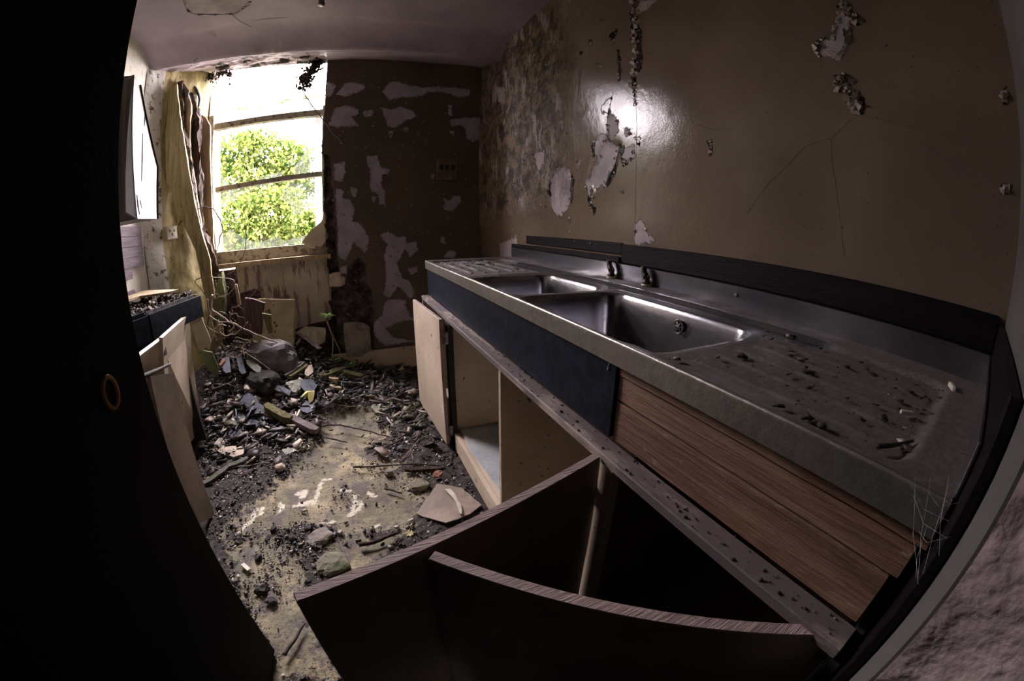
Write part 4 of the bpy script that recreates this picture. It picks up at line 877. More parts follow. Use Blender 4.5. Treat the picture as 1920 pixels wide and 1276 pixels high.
def onheap(x, y, lift):
    '''march the photo ray to the surface of the rubble, raised by lift'''
    d = ray(x, y); t = .4; o = Vector((0, 0, CH)); last = o+d*t
    while t < 4.5:
        p = o+d*t
        if p.z <= hz(p.x, p.y)+lift or p.y > 2.86: break
        last = p; t += .006
    return last
def rock(name, px, r, mat, label, cat='stone', rot=0, lift=0., sub=3, rough=.25, tilt=0, group=None, z=None):
    c = P(px[0], px[1], 2, 0); 
    c = onheap(px[0], px[1], r[2]*.5) if z is None else P(px[0], px[1], 2, z)
    o = rockmesh(name, r, mat, hash_(name, px), None, sub, rough); o.location = c+Vector((0, 0, lift)); o.rotation_euler = (tilt, tilt*.5, rot); setp(o, label, cat, group); return o
def hash_(n, p): return (len(n)*7+p[0]*3+p[1]) % 97
def flat(name, pts, t, mat, label, cat='slate', lift=.014, warp=.012, zz=None, group=None, S=(1, 0, 0)):
    q = []
    for x, y in pts:
        x, y = S[1]+x*S[0], S[2]+y*S[0]
        c = onheap(x, y, lift)
        q.append(c+Vector((0, 0, warp*noise.noise(c*9))))
    m = MB(); out = []
    for i in range(len(q)):
        a, b = q[i], q[(i+1) % len(q)]; kk = max(1, int((b-a).length/.025))
        for j in range(kk):
            p_ = a.lerp(b, j/kk); out.append(p_+Vector((noise.noise(p_*30), noise.noise(p_*30+Vector((7, 0, 0))), .3*noise.noise(p_*20)))*(.006 if j else 0))
    cen = sum(out, Vector())/len(out); n = len(out)
    m.v = [tuple(p_) for p_ in out]+[tuple(p_-Vector((0, 0, t))) for p_ in out]+[tuple(cen+Vector((0, 0, warp*.5))), tuple(cen-Vector((0, 0, t)))]
    m.f = [(i, (i+1) % n, 2*n) for i in range(n)]+[((i+1) % n+n, i+n, 2*n+1) for i in range(n)]+[((i+1) % n, i, i+n, (i+1) % n+n) for i in range(n)]
    o = m.build(name, mat); setp(o, label, cat, group); return o
# stones
rock('fallen_stone', (512, 668), (.17, .10, .10), stone('purplish_grey_stone', (.06, .052, .058), (.22, .195, .2), (.07, .085, .03), .84), 'largest dark squared stone lying below the leaning cream board', rot=-.3, tilt=.12, z=.32)
rock('mossy_stone', (522, 630), (.06, .05, .05), M['moss'], 'moss-covered lump behind the largest dark stone', rot=.4, z=.41)
rock('dark_stone', (495, 715), (.09, .12, .06), M['dark'], 'near-black stone in place of the dark hole under the long blue-grey slate', rot=.7, lift=.0)  # near-black rock put where the pile has a dark hole
rock('pale_stone', (526, 879), (.028, .024, .020), M['palestone'], 'small pale squared stone at the edge of the bare floor', rot=.5, lift=.008)
rock('floor_stone', (600, 1008), (.052, .040, .016), M['stone'], 'grey rough stone slab just behind the moss-topped stone', rot=.8)
rock('floor_stone', (622, 1056), (.058, .050, .018), M['mossstone'], 'flat moss-topped stone nearest the open cabinet door', rot=.3)
rock('floor_stone', (787, 911), (.042, .026, .016), M['mossstone'], 'flat olive stone beside the broken tile sheet', rot=.1)
rock('floor_stone', (729, 886), (.020, .016, .014), M['stone'], 'small olive stone under the long dark stick', rot=.6)
rock('brick_piece', (822, 889), (.028, .018, .014), M['brick'], 'orange-red brick fragment by the far cabinet bay', 'brick', rot=.5)
rock('brick_piece', (575, 995+2), (.010, .005, .005), M['brick'], 'tiny red brick splinter between the dark clods', 'brick', rot=.2)
rock('bark_knot', (782, 826-8), (.045, .018, .018), M['graywood'], 'oval knotty piece of bark near the far cabinet door', 'wood', rot=1.0)
for i, (px, s, lab) in enumerate((((514, 992), .014, 'round black clod left of the cluster on the bare floor'), ((523, 1006), .014, 'black crumbly clod just right below the round clod'), ((547, 1008), .020, 'largest black clod beside the tiny brick splinter'), ((580, 990), .016, 'black clod touching the grey rough stone slab'),
                                  ((452, 1015), .006, 'tiny clod on the greenish floor near the black door'), ((484, 1045), .015, 'upright black clod low on the left of the bare floor'), ((490, 1105), .020, 'wide dark clod near the corner of the open cabinet door'), ((510, 1128), .017, 'dark clod above the nearest stick'))):
    rock('soil_clod', px, (s*1.2, s, s*.8), M['dark'], lab, 'soil', rot=i, sub=2, rough=.5)
# slates and flat scraps
S2 = (.1724, 380, 660)
flat('slate_piece', [(400, 540), (480, 420), (590, 500), (620, 560), (690, 590), (640, 660), (540, 680), (480, 600)], .008, M['slate'], 'large fan-shaped blue-grey slate left of centre in the rubble', S=S2, lift=.03)
flat('slate_piece', [(345, 690), (420, 660), (470, 710), (450, 760), (350, 750)], .007, M['slate'], 'small rounded slate with a greenish top below the fan-shaped slate', S=S2)
flat('slate_piece', [(480, 760), (560, 700), (650, 700), (680, 790), (600, 820), (490, 800)], .007, M['slate'], 'notched slate below the fan-shaped slate', S=S2)
flat('slate_piece', [(290, 830), (380, 820), (460, 830), (470, 930), (400, 950), (280, 900)], .007, M['slate'], 'dusty broken slate beside the curved pale twig', S=S2)
flat('slate_piece', [(470, 80), (560, 90), (640, 170), (640, 250), (540, 190), (480, 130)], .008, M['greenslate'], 'pointed grey-green slate at the foot of the largest stone', S=S2, lift=.07)
flat('slate_piece', [(680, 250), (760, 320), (860, 370), (960, 410), (940, 460), (860, 420), (780, 410), (700, 320)], .007, M['slate'], 'long curved blue-grey slate over the near-black stone', S=S2, lift=.06)
flat('slate_piece', [(900, 330), (1050, 300), (1090, 380), (1000, 450), (960, 410)], .007, M['greenslate'], 'buff flat slab right of the long curved slate', S=S2, lift=.035)
flat('slate_piece', [(1060, 300), (1200, 290), (1240, 380), (1200, 450), (1110, 430), (1060, 370)], .008, M['slate'], 'dark blue square-ended slate above the yellow scrap', S=S2, lift=.05)
flat('slate_piece', [(1060, 590), (1130, 520), (1230, 540), (1220, 620), (1140, 660), (1070, 630)], .008, M['slate'], 'rounded blue-grey slate directly under the yellow scrap', S=S2, lift=.03)
flat('slate_piece', [(1120, 150), (1190, 140), (1200, 220), (1180, 270), (1110, 240)], .02, M['palestone'], 'upright pale lump above the dark blue slate', 'stone', S=S2, lift=.05)
flat('yellow_scrap', [(1070, 490), (1130, 450), (1225, 450), (1200, 520), (1160, 550), (1140, 490)], .004, simple('yellow_scrap', (.62, .58, .2), (.5, .44, .16), 20, .6), 'bright yellow folded scrap lying on the rounded slate', 'scrap', S=S2, lift=.045, warp=.05)
flat('plaster_slab', [(150, 1060), (230, 1020), (400, 1010), (490, 1060), (430, 1110), (340, 1150), (250, 1110), (180, 1090)], .014, M['palestone'], 'cracked pale yellowish plaster slab near the leaning brown panel', 'plaster', S=S2, lift=.02)
flat('slate_piece', [(860, 1060), (920, 990), (1060, 930), (1110, 950), (1020, 1060), (900, 1110)], .006, M['greenslate'], 'thin dark green slate beside the edge of the bare floor', S=S2)
S8 = (.1612, 580, 620)
flat('slate_piece', [(920, 720), (1000, 680), (1100, 690), (1130, 750), (1060, 820), (1000, 800)], .012, M['greenslate'], 'yellow-green lichened slate near the far cabinet door', S=S8)
flat('slate_piece', [(710, 880), (800, 790), (900, 800), (1000, 850), (930, 900), (780, 950)], .010, M['greenslate'], 'lichened split slate left of the yellow-green slate', S=S8)
flat('slate_piece', [(490, 800), (560, 740), (700, 710), (700, 760), (600, 800), (510, 815)], .012, M['darkstone'], 'dark rough slab at the top edge of the bare floor', S=S8)
flat('slate_piece', [(980, 1040), (1050, 1010), (1080, 1060), (1000, 1080)], .008, M['greenslate'], 'small green chip of slate beside the forked twig', S=S8)
flat('slate_piece', [(890, 560), (950, 540), (1040, 640), (960, 650)], .006, M['greenslate'], 'dark teal slate blade right of the green seedlings', S=S8, lift=.02)
flat('white_flake', [(1140, 830), (1180, 820), (1215, 850), (1170, 870)], .003, M['plastic'], 'white flake at the foot of the far cabinet door', 'scrap', S=S8)
S9 = (.2038, 640, 800)
tile = flat('sheet_remnant', [(690, 795), (880, 520), (1010, 540), (1110, 560), (1290, 715), (1180, 800), (960, 880), (820, 840)], .006, simple('stained_vinyl_sheet', (.34, .27, .22), (.22, .17, .14), 9, .35, .001, 30, speck=(14, .62, (.08, .06, .05))), 'stained creased floor sheet remnant beside the open cabinet door', 'sheet', S=S9, lift=.02, warp=.0)
flat('paint_streak', [(945, 570), (1000, 565), (1060, 640), (1105, 720), (1110, 800), (1085, 790), (1060, 700), (1000, 620)], .002, M['plastic'], None, None, S=S9, lift=.030, warp=0).parent = tile
q = bpy.data.objects['paint_streak']; setp(q, 'glossy white paint streak')
for px, s, lab in (((461, 1063), .5, 'bone-white broken piece near the black door'), ((476, 895), .3, 'small yellowish square chip on the dark soil'), ((455, 886), .35, 'pale elongated chip on the dark soil left of the square chip'), ((770, 975), .25, 'tiny white chip beside the pale flower-like scrap')):
    c = P(*px, 2, .012); a = .03*s
    m = MB(); Mx = Matrix.Translation(c) @ Matrix.Rotation(px[0], 4, 'Z') @ Matrix.Rotation(.2, 4, 'X'); m.box((-a*1.6, -a*.6, -.003), (a*1.6, a*.6, .004), .001, Mx); o = m.build('pale_chip', M['plastic']); setp(o, lab, 'chip')
m = MB(); c = P(768, 1001, 2, .008)
for j in range(8):
    a = j*PI/4; m.prism([c, c+Vector((.014*math.cos(a-.3), .014*math.sin(a-.3), .004)), c+Vector((.018*math.cos(a), .018*math.sin(a), .003)), c+Vector((.014*math.cos(a+.3), .014*math.sin(a+.3), .004))], (0, 0, .003))
o = m.build('flower_scrap', simple('pale_yellow_scrap', (.65, .58, .35), (.5, .42, .22), 30, .6)); setp(o, 'pale flower-shaped scrap close to the open cabinet door', 'scrap')
# sticks on the floor
def fs(pts, z0=.012, S=(1, 0, 0)):
    out = []
    for x, y in pts:
        x, y = S[1]+x*S[0], S[2]+y*S[0]; c = onheap(x, y, z0)
        out.append(c)
    return out
ST = [
 ([(100, 1120), (200, 1095), (330, 1095), (500, 1120), (700, 1170), (930, 1235)], S8, .0075, 'darktwig', 'long arched stick across the upper bare floor'),
 ([(190, 1235), (270, 1260), (360, 1276), (440, 1300)], S8, .0065, 'darktwig', 'short dark stick below the long arched stick'),
 ([(110, 370), (250, 365), (450, 350), (650, 340), (950, 350)], S9, .0065, 'darktwig', 'long straight dark stick pointing at the cabinet bay'),
 ([(400, 565), (470, 585), (560, 610)], S9, .007, 'darktwig', 'short charred stick above the creased floor sheet'),
 ([(300, 250), (420, 180), (560, 110), (640, 60)], S9, .006, 'darktwig', 'dark diagonal twig crossing the forked twig area'),
 ([(560, 300), (640, 210), (700, 130), (800, 80)], S9, .005, 'twig', 'upper arm of the forked twig near the far door'),
 ([(640, 210), (655, 270), (655, 330)], S9, .004, 'twig', 'lower prong of the forked twig near the far door'),
 ([(570, 200), (640, 205), (620, 260), (555, 300)], S9, .004, 'twig', 'pale hooked twig beside the forked twig'),
 ([(850, 820), (830, 920), (815, 1000), (800, 1090)], S8, .005, 'graywood', 'upright-looking thin twig over the lichened slates'),
 ([(0, 840), (200, 855), (300, 850)], S8, .004, 'twig', 'thin straw-coloured twig left of the seedlings'),
 ([(190, 815), (320, 855), (450, 875), (540, 878)], S8, .004, 'twig', 'straw twig bordering the top of the bare floor'),
 ([(160, 1070), (260, 1050), (400, 1010)], (.2038, 380, 700), .006, 'darktwig', None),
 ([(305, 375), (335, 500), (330, 680), (270, 860), (150, 1010), (0, 1110)], S2, .006, 'twig', 'long pale curved twig sweeping past the fan-shaped slate'),
 ([(290, 235), (200, 340), (150, 430), (100, 600), (70, 800), (40, 965)], S2, .0055, 'twig', 'pale bent twig left of the long curved twig'),
 ([(265, 1255), (450, 1240), (680, 1195)], S2, .005, 'twig', 'thin pale twig on the soil above the small pale stone'),
 ([(0, 1230), (60, 1180), (110, 1130)], S2, .005, 'twig', 'short pale twig by the foot of the left cabinet door'),
 ([(350, 435), (390, 390), (430, 350)], (.2038, 380, 840), .003, 'twig', 'hair-thin pale twig on the dark soil'),
 ([(190, 455), (270, 475), (350, 490)], (.2038, 380, 840), .003, 'twig', 'fine pale twig lying level on the dark soil'),
 ([(60, 720), (85, 680)], (.2038, 380, 840), .003, 'twig', 'tiny twig by the corner of the leaning brown panel'),
 ([(640, 940), (760, 870), (880, 800)], S2, .010, 'graywood', 'pale splintered lath in front of the notched slate'),
 ([(490, 970), (560, 880), (600, 850)], S2, .006, 'twig', 'short light lath left of the splintered lath'),
 ([(1250, 450), (1260, 550), (1240, 670)], S2, .005, 'graywood', 'grey straight twig right of the rounded slate'),
 ([(1165, 680), (1300, 690), (1420, 700)], S2, .004, 'twig', 'thin level twig below the rounded slate'),
 ([(460, 0), (560, 60), (660, 120), (745, 205)], S2, .005, 'twig', 'pale thin stick slanting off the largest stone'),
 ([(440, -20), (450, 40), (458, 75)], S2, .006, 'twig', 'stubby cream stick standing left of the largest stone'),
 ([(1310, 200), (1340, 240), (1355, 260)], S2, .004, 'twig', 'tiny pale twig right of the upright pale lump'),
 ([(540, 880), (600, 850), (560, 950)], S8, .0, None, None),
 ([(30, 1150), (80, 1080), (130, 1000)], (.3888, 520, 780), .009, 'darktwig', 'nearest dark stick on the bare floor by the cabinet door'),
 ([(390, 620), (480, 600), (590, 555)], (.3888, 520, 780), .012, 'rot', 'curved charred bark strip in front of the creased floor sheet'),
 ([(1010, 340), (1020, 270), (1090, 190)], S9, .007, 'rot', 'dark broken root sticking up by the far cabinet door'),
]
for pts, S, r, mt, lab in ST:
    if not lab: continue
    stick('twig' if r < .0062 else 'stick', fs(pts, r+.008, S), r*.8, M[mt], lab, 'twig' if r < .0062 else 'stick', jit=.004)
# planks on the rubble
def fplank(p0, p1, w_, t, mat, label, S=(1, 0, 0), lift=.03):
    a, b = fs([p0, p1], lift, S); d = (b-a); L = d.length; d.normalize(); n = Vector((0, 0, 1)).cross(d).normalized(); u = d.cross(n)
    Mx = Matrix(((d.x, n.x, u.x, a.x), (d.y, n.y, u.y, a.y), (d.z, n.z, u.z, a.z), (0, 0, 0, 1)))
    m = MB(); k_ = max(3, int(L/.03))
    for j in range(k_+1):
        x = L*j/k_; e = [.12*noise.noise((x*30, q*5, w_*100)) for q in range(4)]; g = .4 if j in (0, k_) else 1
        m.v += [Mx @ Vector((x, -w_/2*(1+e[0])*g, -t/2)), Mx @ Vector((x, w_/2*(1+e[1]), -t/2)), Mx @ Vector((x, w_/2*(1+e[2]), t/2)), Mx @ Vector((x, -w_/2*(1+e[3])*g, t/2))]
    for j in range(k_): m.f += [(4*j+q, 4*j+(q+1) % 4, 4*j+4+(q+1) % 4, 4*j+4+q) for q in range(4)]
    m.f += [(3, 2, 1, 0), tuple(4*k_+q for q in range(4))]
    o = m.build('plank_piece', M[mat]); o.data.flip_normals(); setp(o, label, 'plank')
fplank((680, 590), (950, 740), .05, .04, 'mosswood', 'green mossy timber stub in the middle of the rubble', S2, .05)
fplank((930, 700), (1240, 860), .045, .03, 'graywood', 'dark split timber continuing from the mossy stub', S2, .035)
fplank((900, 260), (1110, 110), .03, .014, 'graywood', 'left one of two parallel laths below the largest stone', S2, .05)
fplank((950, 270), (1140, 140), .03, .014, 'mosswood', 'right one of two parallel laths below the largest stone', S2, .05)
fplank((100, 420), (340, 330), .025, .02, 'rot', 'dark batten lying under the pale bent twig', S2, .06)
fplank((10, 330), (240, 170), .035, .012, 'darkstone', 'dark slaty strip along the soil by the leaning panel', (.2038, 380, 840), .02)
fplank((240, 170), (420, 90), .035, .012, 'darkstone', 'continuation strip of dark slate towards the plaster slab', (.2038, 380, 840), .02)
fplank((390, 20), (440, 240), .04, .012, 'slate', 'bluish upright slat among debris left of the pointed slate', S2, .08)
fplank((250, 60), (270, 230), .05, .012, 'slate', 'dark blue slat beside the mossy leaning sheet', S2, .07)
fplank((200, 150), (240, 80), .03, .02, 'brick', 'pinkish batten end near the mossy leaning sheet', S2, .08)
fplank((1380, 370), (1500, 400), .03, .02, 'palewood', 'pale cut batten left of the seedlings', S2, .03)
fplank((120, 540), (380, 450), .07, .03, 'mosswood', 'mossy dark timber under the green seedlings', S8, .03)
fplank((380, 480), (620, 540), .06, .03, 'mosswood', 'second mossy timber right of the seedlings', S8, .03)
fplank((240, 800), (370, 800), .05, .02, 'moss', 'moss-covered lath at the top of the bare floor', S8, .02)
fplank((580, 395), (950, 378), .025, .014, 'rot', 'flat dark batten under the long straight stick', S9, .014)
fplank((230, 560), (340, 570), .03, .02, 'palewood', 'short pale batten left of the mossy timbers', S8, .05)
# boards leaning below the window
plank3('leaning_board', [(500, 462), (1000, 474), (985, 1010), (560, 1010)], 1, [2.78, 2.80, 2.72, 2.72], .014, simple('cream_stained_panel', (.48, .42, .27), (.36, .30, .18), 9, .6, .001, 40, speck=(14, .66, (.12, .10, .06))), 'square cream board leaning under the window behind the largest stone', 'board', S6)
plank3('rotten_board', [(455, 455), (540, 465), (675, 512), (650, 700), (640, 850), (330, 850), (380, 640)], 1, 2.66, .03, wood('dark_purple_timber', (.03, .015, .015), (.08, .045, .045), (.16, .1, .1), 2, 1., .9), 'dark purplish rotten board in front of the cream board', 'board', S6)
plank3('splinter_board', [(645, 620), (740, 640), (760, 830), (720, 850)], 1, 2.60, .02, M['mosswood'], 'narrow mossy board against the cream board', 'board', S6)
plank3('upright_lath', [(342, 310), (372, 306), (415, 530), (385, 548)], 1, 2.80, .018, M['palewood'], 'short upright pale lath under the left end of the sill', 'wood', S6)
plank3('mossy_post', [(110, 460), (170, 240), (210, 170), (240, 500), (215, 700), (120, 760)], 1, 2.76, .06, M['greenplaster'], 'green algae-covered post base below the left window corner', 'post', S6)
plank3('torn_sheet', [(1010, 830), (1110, 760), (1230, 770), (1340, 780), (1330, 930), (1250, 970), (1120, 900)], 1, [2.85, 2.85, 2.88, 2.9, 2.86, 2.8, 2.8], .006, M['panel'], 'torn cream piece fallen from the panel at its lower right', 'panel', S6)
plank3('fallen_lath', [(1000, 830), (1040, 830), (1290, 1000), (1250, 1010)], 1, [2.8, 2.8, 2.7, 2.7], .02, M['graywood'], 'grey lath slanting down beside the torn cream piece', 'wood', S6)
plank3('torn_sheet', [(355-0, 590), (376, 588), (396, 640), (392, 655), (386, 650), (380, 658), (372, 655)], 1, 2.12, .004, M['paperboard'], 'torn pale sheet hanging off the end of the left worktop', 'sheet')
plank3('mossy_sheet', [(372, 655), (398, 660), (410, 690), (409, 708), (400, 703), (388, 690)], 1, 2.2, .006, M['greenplaster'], 'curved green mossy sheet under the torn pale sheet', 'sheet')
plank3('broken_batten', [(352, 606), (372, 596), (374, 602), (354, 613)], 1, 2.1, .02, M['palewood'], 'short batten end above the left cabinet door', 'wood')
# roots and creepers in the window corner
S10 = (.2665, 200, 360)
VN = [([(735, 720), (740, 820), (830, 890), (900, 920), (1000, 980), (1100, 1020), (1200, 1060)], 2.5, .010, 'twig', 'thick pale root snaking from the corner over the largest stone'),
 ([(500, 240), (580, 150), (680, 105), (760, 130), (810, 240), (800, 330), (760, 450), (700, 560), (635, 620), (640, 660), (720, 750)], 2.75, .006, 'darktwig', 'dark looping creeper arching across the window corner'),
 ([(975, 270), (980, 370), (950, 470), (890, 555), (800, 605), (690, 585)], 2.8, .005, 'darktwig', 'thin dark creeper curving below the sill'),
 ([(690, 590), (800, 605), (880, 620), (900, 660), (850, 720), (760, 745), (720, 740)], 2.7, .005, 'twig', 'hooked creeper looping under the sill'),
 ([(830, 660), (860, 665), (855, 690), (835, 700)], 2.7, .004, 'twig', 'tiny curled tendril below the sill'),
 ([(720, 870), (800, 910), (860, 912)], 2.45, .006, 'twig', 'short level root below the corner'),
 ([(700, 1160), (740, 1050), (760, 960), (800, 930), (840, 940)], 2.4, .007, 'twig', 'pale root arching left above the rubble'),
 ([(780, 900), (800, 980), (850, 1010), (930, 980), (995, 910)], 2.4, .007, 'twig', 'pale root curving like a hook above the rubble'),
 ([(860, 980), (900, 940), (870, 900)], 2.4, .005, 'twig', 'small pale root prong within the hooked root'),
 ([(735, 740), (745, 850), (740, 930), (780, 1030)], 2.5, .007, 'twig', 'vertical pale root rising to the corner'),
 ([(700, 750), (720, 850), (700, 960)], 2.5, .006, 'darktwig', 'dark root left of the vertical pale root'),
 ([(900, 1020), (1000, 1050), (1060, 1055)], 2.45, .006, 'mosswood', 'greenish lath-like root left of the largest stone'),
 ([(640, 860), (720, 950), (800, 1000), (860, 1010)], 2.45, .005, 'twig', 'fine root crossing above the mossy sheet'),
 ([(965, 1080), (960, 1130), (965, 1170)], 2.3, .006, 'twig', 'pale stub standing left of the dark stone face'),
 ([(975, 1125), (1060, 1180), (1160, 1255)], 2.3, .005, 'twig', 'slanting pale twig in front of the dark stone face'),
 ([(690, 1180), (700, 1100), (740, 1030)], 2.35, .003, 'darktwig', 'fine dark rootlet above the mossy sheet')]
for pts, y, r, mt, lab in VN: stick('root' if r > .0055 else 'creeper', poly3(pts, 1, y, S10), r*.75, M[mt], lab, 'root' if r > .0055 else 'creeper', jit=.012)
rr_ = random.Random(21)
for i in range(16):
    x, y = rr_.uniform(392, 470), rr_.uniform(575, 665); q = [(x, y)]
    for j in range(4): x += rr_.uniform(-6, 22); y += rr_.uniform(-18, 16); q.append((x, y))
    stick('rootlet', poly3(q, 1, 2.42+.2*rr_.random()), .0022, M['twig' if i % 3 else 'darktwig'], 'fine rootlet in the tangle above the rubble at the window corner', 'root', 'fine rootlets tangled in the window corner', jit=.03)
S11 = (.1724, 540, 80)
for pts, r, lab in (([(150, 500), (200, 590), (260, 680), (330, 770), (400, 860), (480, 970), (560, 1060), (640, 1140)], .006, 'long dark creeper hanging diagonally across the right window edge'),
                    ([(150, 520), (190, 610), (250, 700), (320, 790)], .003, 'thin second creeper beside the long diagonal creeper'),
                    ([(105, 160), (110, 240), (102, 300)], .004, 'short root dangling from the lintel above the window'),
                    ([(360, 300), (365, 380), (350, 440), (370, 520)], .005, 'pale tendril on the right edge of the sky opening')):
    stick('creeper', poly3(pts, 1, 2.86, S11), r*.8, M['darktwig'] if r != .005 else M['twig'], lab, 'creeper', jit=.006)
# clump of dead leaves and roots hanging from the lintel
cl = poly3([(340, 220), (230, 330), (150, 470)], 1, 2.9, S11); pp = []
for i in range(900):
    t = random.random(); a = cl[0].lerp(cl[1], t*2) if t < .5 else cl[1].lerp(cl[2], t*2-1); pp.append(a+Vector((random.gauss(0, .022), random.gauss(0, .02), random.gauss(0, .028))))
pp = np.array(pp); chips('hanging_leaf_clump', pp[:, :2], pp[:, 2], (.004, .030), M['litter'], 8, tilt=1.5, label='dark clump of roots and dead leaves hanging at the right of the lintel', cat='debris')
cl = poly3([(880, 80), (1060, 100), (1180, 90)], 1, 2.95, (.3333, 60, 110)); 
pp = []
for i in range(500):
    x = random.uniform(-1.14, -.92); pp.append((x, 2.96+random.gauss(0, .012), 2.385-abs(random.gauss(0, .03))*(1+math.sin(x*40)*.6)))
pp = np.array(pp); chips('hanging_moss', pp[:, :2], pp[:, 2], (.004, .025), M['litter'], 9, tilt=1.5, label='ragged dark moss fringe hanging from the left of the lintel', cat='debris')
# seedlings
def seedling(px, h, label, n=9, lift=.02, y=None, s=1.):
    c = fs([px], lift)[0] if y is None else P(*px, 1, y); o = setp(empty('seedling', c), label, 'plant')
    m = MB(); m.tube([(0, 0, -.02), (.004, 0, h*.5), (0, .004, h)], [.0025, .002, .0015], 5); m.build('stem', M['greenleaf'], o)
    for i in range(n):
        a = i*2.4; zz = h*(.35+.65*i/n); L = (.05+.02*random.random())*(1-.4*i/n)*s; d = Vector((math.cos(a), math.sin(a), .45)); sd = Vector((-math.sin(a), math.cos(a), 0))*L*.16; b = Vector((0, 0, zz))
        m = MB(); m.v = [b, b+d*L*.5+sd, b+d*L+Vector((0, 0, -L*.25)), b+d*L*.5-sd, b+d*L*.5-Vector((0, 0, .003))]; m.f = [(0, 1, 4), (1, 2, 4), (2, 3, 4), (3, 0, 4), (0, 3, 2, 1)]; m.build('leaf', M['greenleaf'], o)
seedling((655, 692), .05, 'bright green seedling in front of the skirting board, right one of the pair', s=1.)
seedling((628, 684), .05, 'bright green seedling at the end of the skirting board, left one of the pair', 7)
seedling((612, 600), .04, 'leggy green plant growing on the bent stem at the broken wall edge', 10, y=2.75, s=1.3)
seedling((644, 650), .05, 'small green sprout at the foot of the broken wall edge', 6, y=2.85, s=.8)
stick('woody_shoot', poly3([(613, 602), (622, 625), (634, 650), (638, 662)], 1, 2.72), .007, M['twig'], 'bent woody stem rising at the broken wall edge', 'stem')
stick('woody_shoot', poly3([(624, 628), (624, 650), (623, 665)], 1, 2.68), .005, M['twig'], 'short upright stem beside the bent woody stem', 'stem')
# rubble block at the wall foot
o = rockmesh('wall_stone', (.10, .05, .13), M['stone'], 33, None, 3, .3); o.location = (-.02, 2.92, .30); setp(o, 'rough lilac-grey stone bulging from the broken foot of the brown wall', 'stone')
o = rockmesh('wall_stone', (.06, .04, .05), M['palestone'], 12, None, 3, .3); o.location = (-.13, 2.91, .76); setp(o, 'cream plaster flap hanging over the rubble hole in the brown wall', 'plaster')
# pieces on the sink
m = MB(); c = P(1785, 726, 2, .902); Mx = Matrix.Translation(c) @ Matrix.Rotation(.35, 4, 'Z'); m.box((-.018, -.004, -.004), (.018, .005, .006), .002, Mx); o = m.build('pale_chip', M['plastic']); setp(o, 'largest pale chip near the corner of the sink drainer', 'chip')
m = MB(); c = P(1700, 773, 2, .897); Mx = Matrix.Translation(c) @ Matrix.Rotation(-.9, 4, 'Z'); m.box((-.011, -.003, -.003), (.011, .003, .003), .001, Mx); o = m.build('pale_chip', M['plastic']); setp(o, 'thin pale chip in the middle of the near drainer', 'chip')
stick('black_twig', [P(x, y, 2, .897) for x, y in ((1645, 836), (1675, 834), (1712, 826))], .0035, M['dark'], 'black flat twig on the near drainer beside the thin ridge', 'twig')
# cobwebs
m = MB(); rs2 = random.Random(4)
for i in range(60):
    a = P(rs2.uniform(1700, 1790), rs2.uniform(880, 1010), 0, .41); b = P(rs2.uniform(1700, 1800), rs2.uniform(900, 1110), 1, -.034)
    if b.x > .6 or b.x < .3: continue
    mid = a.lerp(b, .5)+Vector((0, 0, -.01)); m.tube([a, mid, b], .00013, 3, False)
o = m.build('cobweb', M['web']); setp(o, 'grey cobweb threads at the near corner under the sink lip', 'cobweb', None, 'stuff')
# lamp holder
lh = setp(empty('lamp_holder', (-.2, 1.93, CZ)), 'bare brass lamp holder hanging from the ceiling', 'lamp'); tip = P(602, 10, 1, 1.95)-Vector(lh.location)
m = MB(); m.tube([(0, 0, 0), (0, 0, -.012)], [.04, .035], 16); m.build('ceiling_rose', M['socket'], lh, True)
m = MB(); m.tube([(0, 0, -.01), (tip.x*.5, tip.y*.5, tip.z*.5), tip+Vector((0, 0, .04))], .003, 6); m.build('cord', M['dark'], lh, True)
m = MB(); m.tube([tip+Vector((0, 0, .05)), tip+Vector((0, 0, .04)), tip+Vector((0, 0, .015)), tip+Vector((0, 0, .012)), tip], [.008, .015, .016, .019, .018], 14); m.build('holder', M['iron'], lh, True)
# ------------------------------------------------------------------ curled paint flakes and hairline cracks on the walls
def flakes(parent, polys, to3, nrm, mat, seed, step=.02, size=(.008, .026), prob=.8):
    r = random.Random(seed); m = MB(); nv = Vector(nrm)
    for poly in polys:
        n = len(poly); cx_ = sum(p[0] for p in poly)/n; cy_ = sum(p[1] for p in poly)/n
        for i in range(n):
            a, b = poly[i], poly[(i+1) % n]; L = math.hypot(b[0]-a[0], b[1]-a[1]); k_ = max(1, int(L/step))
            for j in range(k_):
                if r.random() > prob: continue
                t = (j+r.random())/k_; p = (a[0]+(b[0]-a[0])*t, a[1]+(b[1]-a[1])*t); s = r.uniform(*size)
                d = Vector((cx_-p[0], cy_-p[1])); d = d.normalized() if d.length > 1e-6 else Vector((1, 0)); e = Vector((-d.y, d.x))*s*r.uniform(.5, 1.1); cv = r.uniform(.3, 1.1)
                P0 = to3(p[0]+e.x*.5, p[1]+e.y*.5); P1 = to3(p[0]-e.x*.5, p[1]-e.y*.5)
                q = to3(p[0]+d.x*s*.5, p[1]+d.y*s*.5)+nv*s*.30*cv; q0 = q+(P0-P1)*.35; q1 = q-(P0-P1)*.3; tp = to3(p[0]+d.x*s*.6*r.random(), p[1]+d.y*s*.6*r.random())+nv*s*.8*cv
                m.add([P0+nv*.0005, P1+nv*.0005, q1, q0, tp], [(0, 1, 2, 3), (3, 2, 4)])
    o = m.build('paint_flakes', mat, parent); setp(o, kind='stuff'); return o
k = N('curled_tan_paint_flake'); v = k.co(world=True); M['flake'] = k.fin(k.mix(k.ss(k.noise(20, 4, .6, v), .4, .6), (.27, .21, .15), (.40, .34, .30)), .5)
toR = lambda a, b: Vector((XW-.001, a, b)); toF = lambda a, b: Vector((a, YF-.001, b))
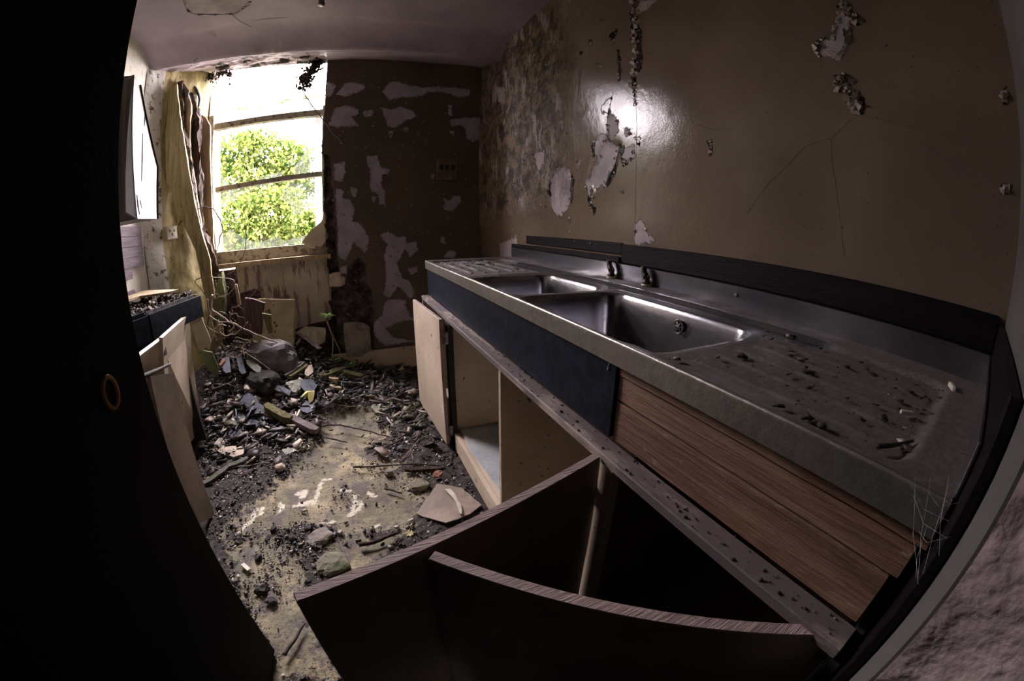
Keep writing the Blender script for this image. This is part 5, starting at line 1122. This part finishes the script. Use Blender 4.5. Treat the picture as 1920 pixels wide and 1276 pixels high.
flakes(wall_right, peelR[:-2]+holeR[:13], toR, (-1, 0, 0), M['flake'], 1, .022, (.006, .022), .7)
flakes(wall_right, peelR[-2:]+holeR[-6:], toR, (-1, 0, 0), M['flake'], 2, .010, (.010, .032), .9)
column = [[(1.165+.02*math.sin(z*9), z), (1.15+.02*math.sin(z*9), z+.05)] for z in np.arange(1.66, 2.2, .045)]
flakes(wall_right, [[(a[0], a[1]), (b[0], b[1]), (b[0]-.03, b[1])] for a, b in column], toR, (-1, 0, 0), M['flake'], 3, .014, (.012, .035), .9)
flakes(wall_back, peelF, toF, (0, -1, 0), simple('brown_flake', (.15, .11, .075), (.3, .24, .2), 20, .6), 4, .018, (.006, .024), .7)
r = random.Random(5); spots = []
for i in range(170):
    y = 1.0+1.9*r.random()**.8; z = 1.0+1.35*r.random()
    if r.random() < (.25+.75*min(1, max(0, (y-1.2)/.9))): s = .006+.02*r.random(); spots.append([(y, z), (y+s, z+s*.5), (y+s*.3, z+s*1.8)])
flakes(wall_right, spots, toR, (-1, 0, 0), M['flake'], 6, .03, (.006, .022), .6)
spots = []
for i in range(190):
    x = -.15+1.1*r.random(); z = .3+2.0*r.random(); s = .01+.015*r.random(); spots.append([(x, z), (x+s, z+s*.5), (x+s*.3, z+s*1.8)])
flakes(wall_back, spots, toF, (0, -1, 0), bpy.data.materials['brown_flake'], 7, .03, (.006, .024), .6)
M['crack'] = simple('crack_line', (.10, .075, .055), (.14, .11, .08), 30, .9)
for pts, S in (([(400, 440), (320, 515), (220, 545), (170, 600), (90, 680), (40, 745), (0, 800)], S5), ([(318, 515), (318, 600), (330, 680), (345, 780), (358, 900), (365, 965)], S5),
               ([(420, 438), (530, 448), (600, 470), (680, 490)], S5), ([(660, 540), (710, 580), (770, 605), (850, 660)], S5), ([(1050, 610), (1190, 650), (1329, 635)], S4), ([(778, 400), (780, 700), (775, 1000), (770, 1215)], S4)):
    w3 = [P(S[1]+x*S[0], S[2]+y*S[0], 0, XW-.0002) for x, y in pts]; out = []
    for a, b in zip(w3[:-1], w3[1:]):
        kk = max(2, int((b-a).length/.02))
        for j in range(kk): q_ = a.lerp(b, j/kk); out.append(q_+Vector((0, noise.noise(q_*30), noise.noise(q_*30+Vector((9, 0, 0)))))*.005)
    out.append(w3[-1]); m = MB(); m.tube(out, .0006, 4); m.build('hairline_crack', M['crack'], wall_right)
S12 = (.3333, 0, 0)
for pts in ([(1310, 85), (1350, 120), (1440, 165)], [(1030, 0), (1045, 40), (1090, 78), (1200, 82), (1310, 78), (1370, 50), (1410, 25)]):
    w3 = [P(x*.3333, y*.3333, 2, CZ-.0005) for x, y in pts]; m = MB(); m.tube(w3, .0015, 4); m.build('hairline_crack', M['crack'], ceiling)
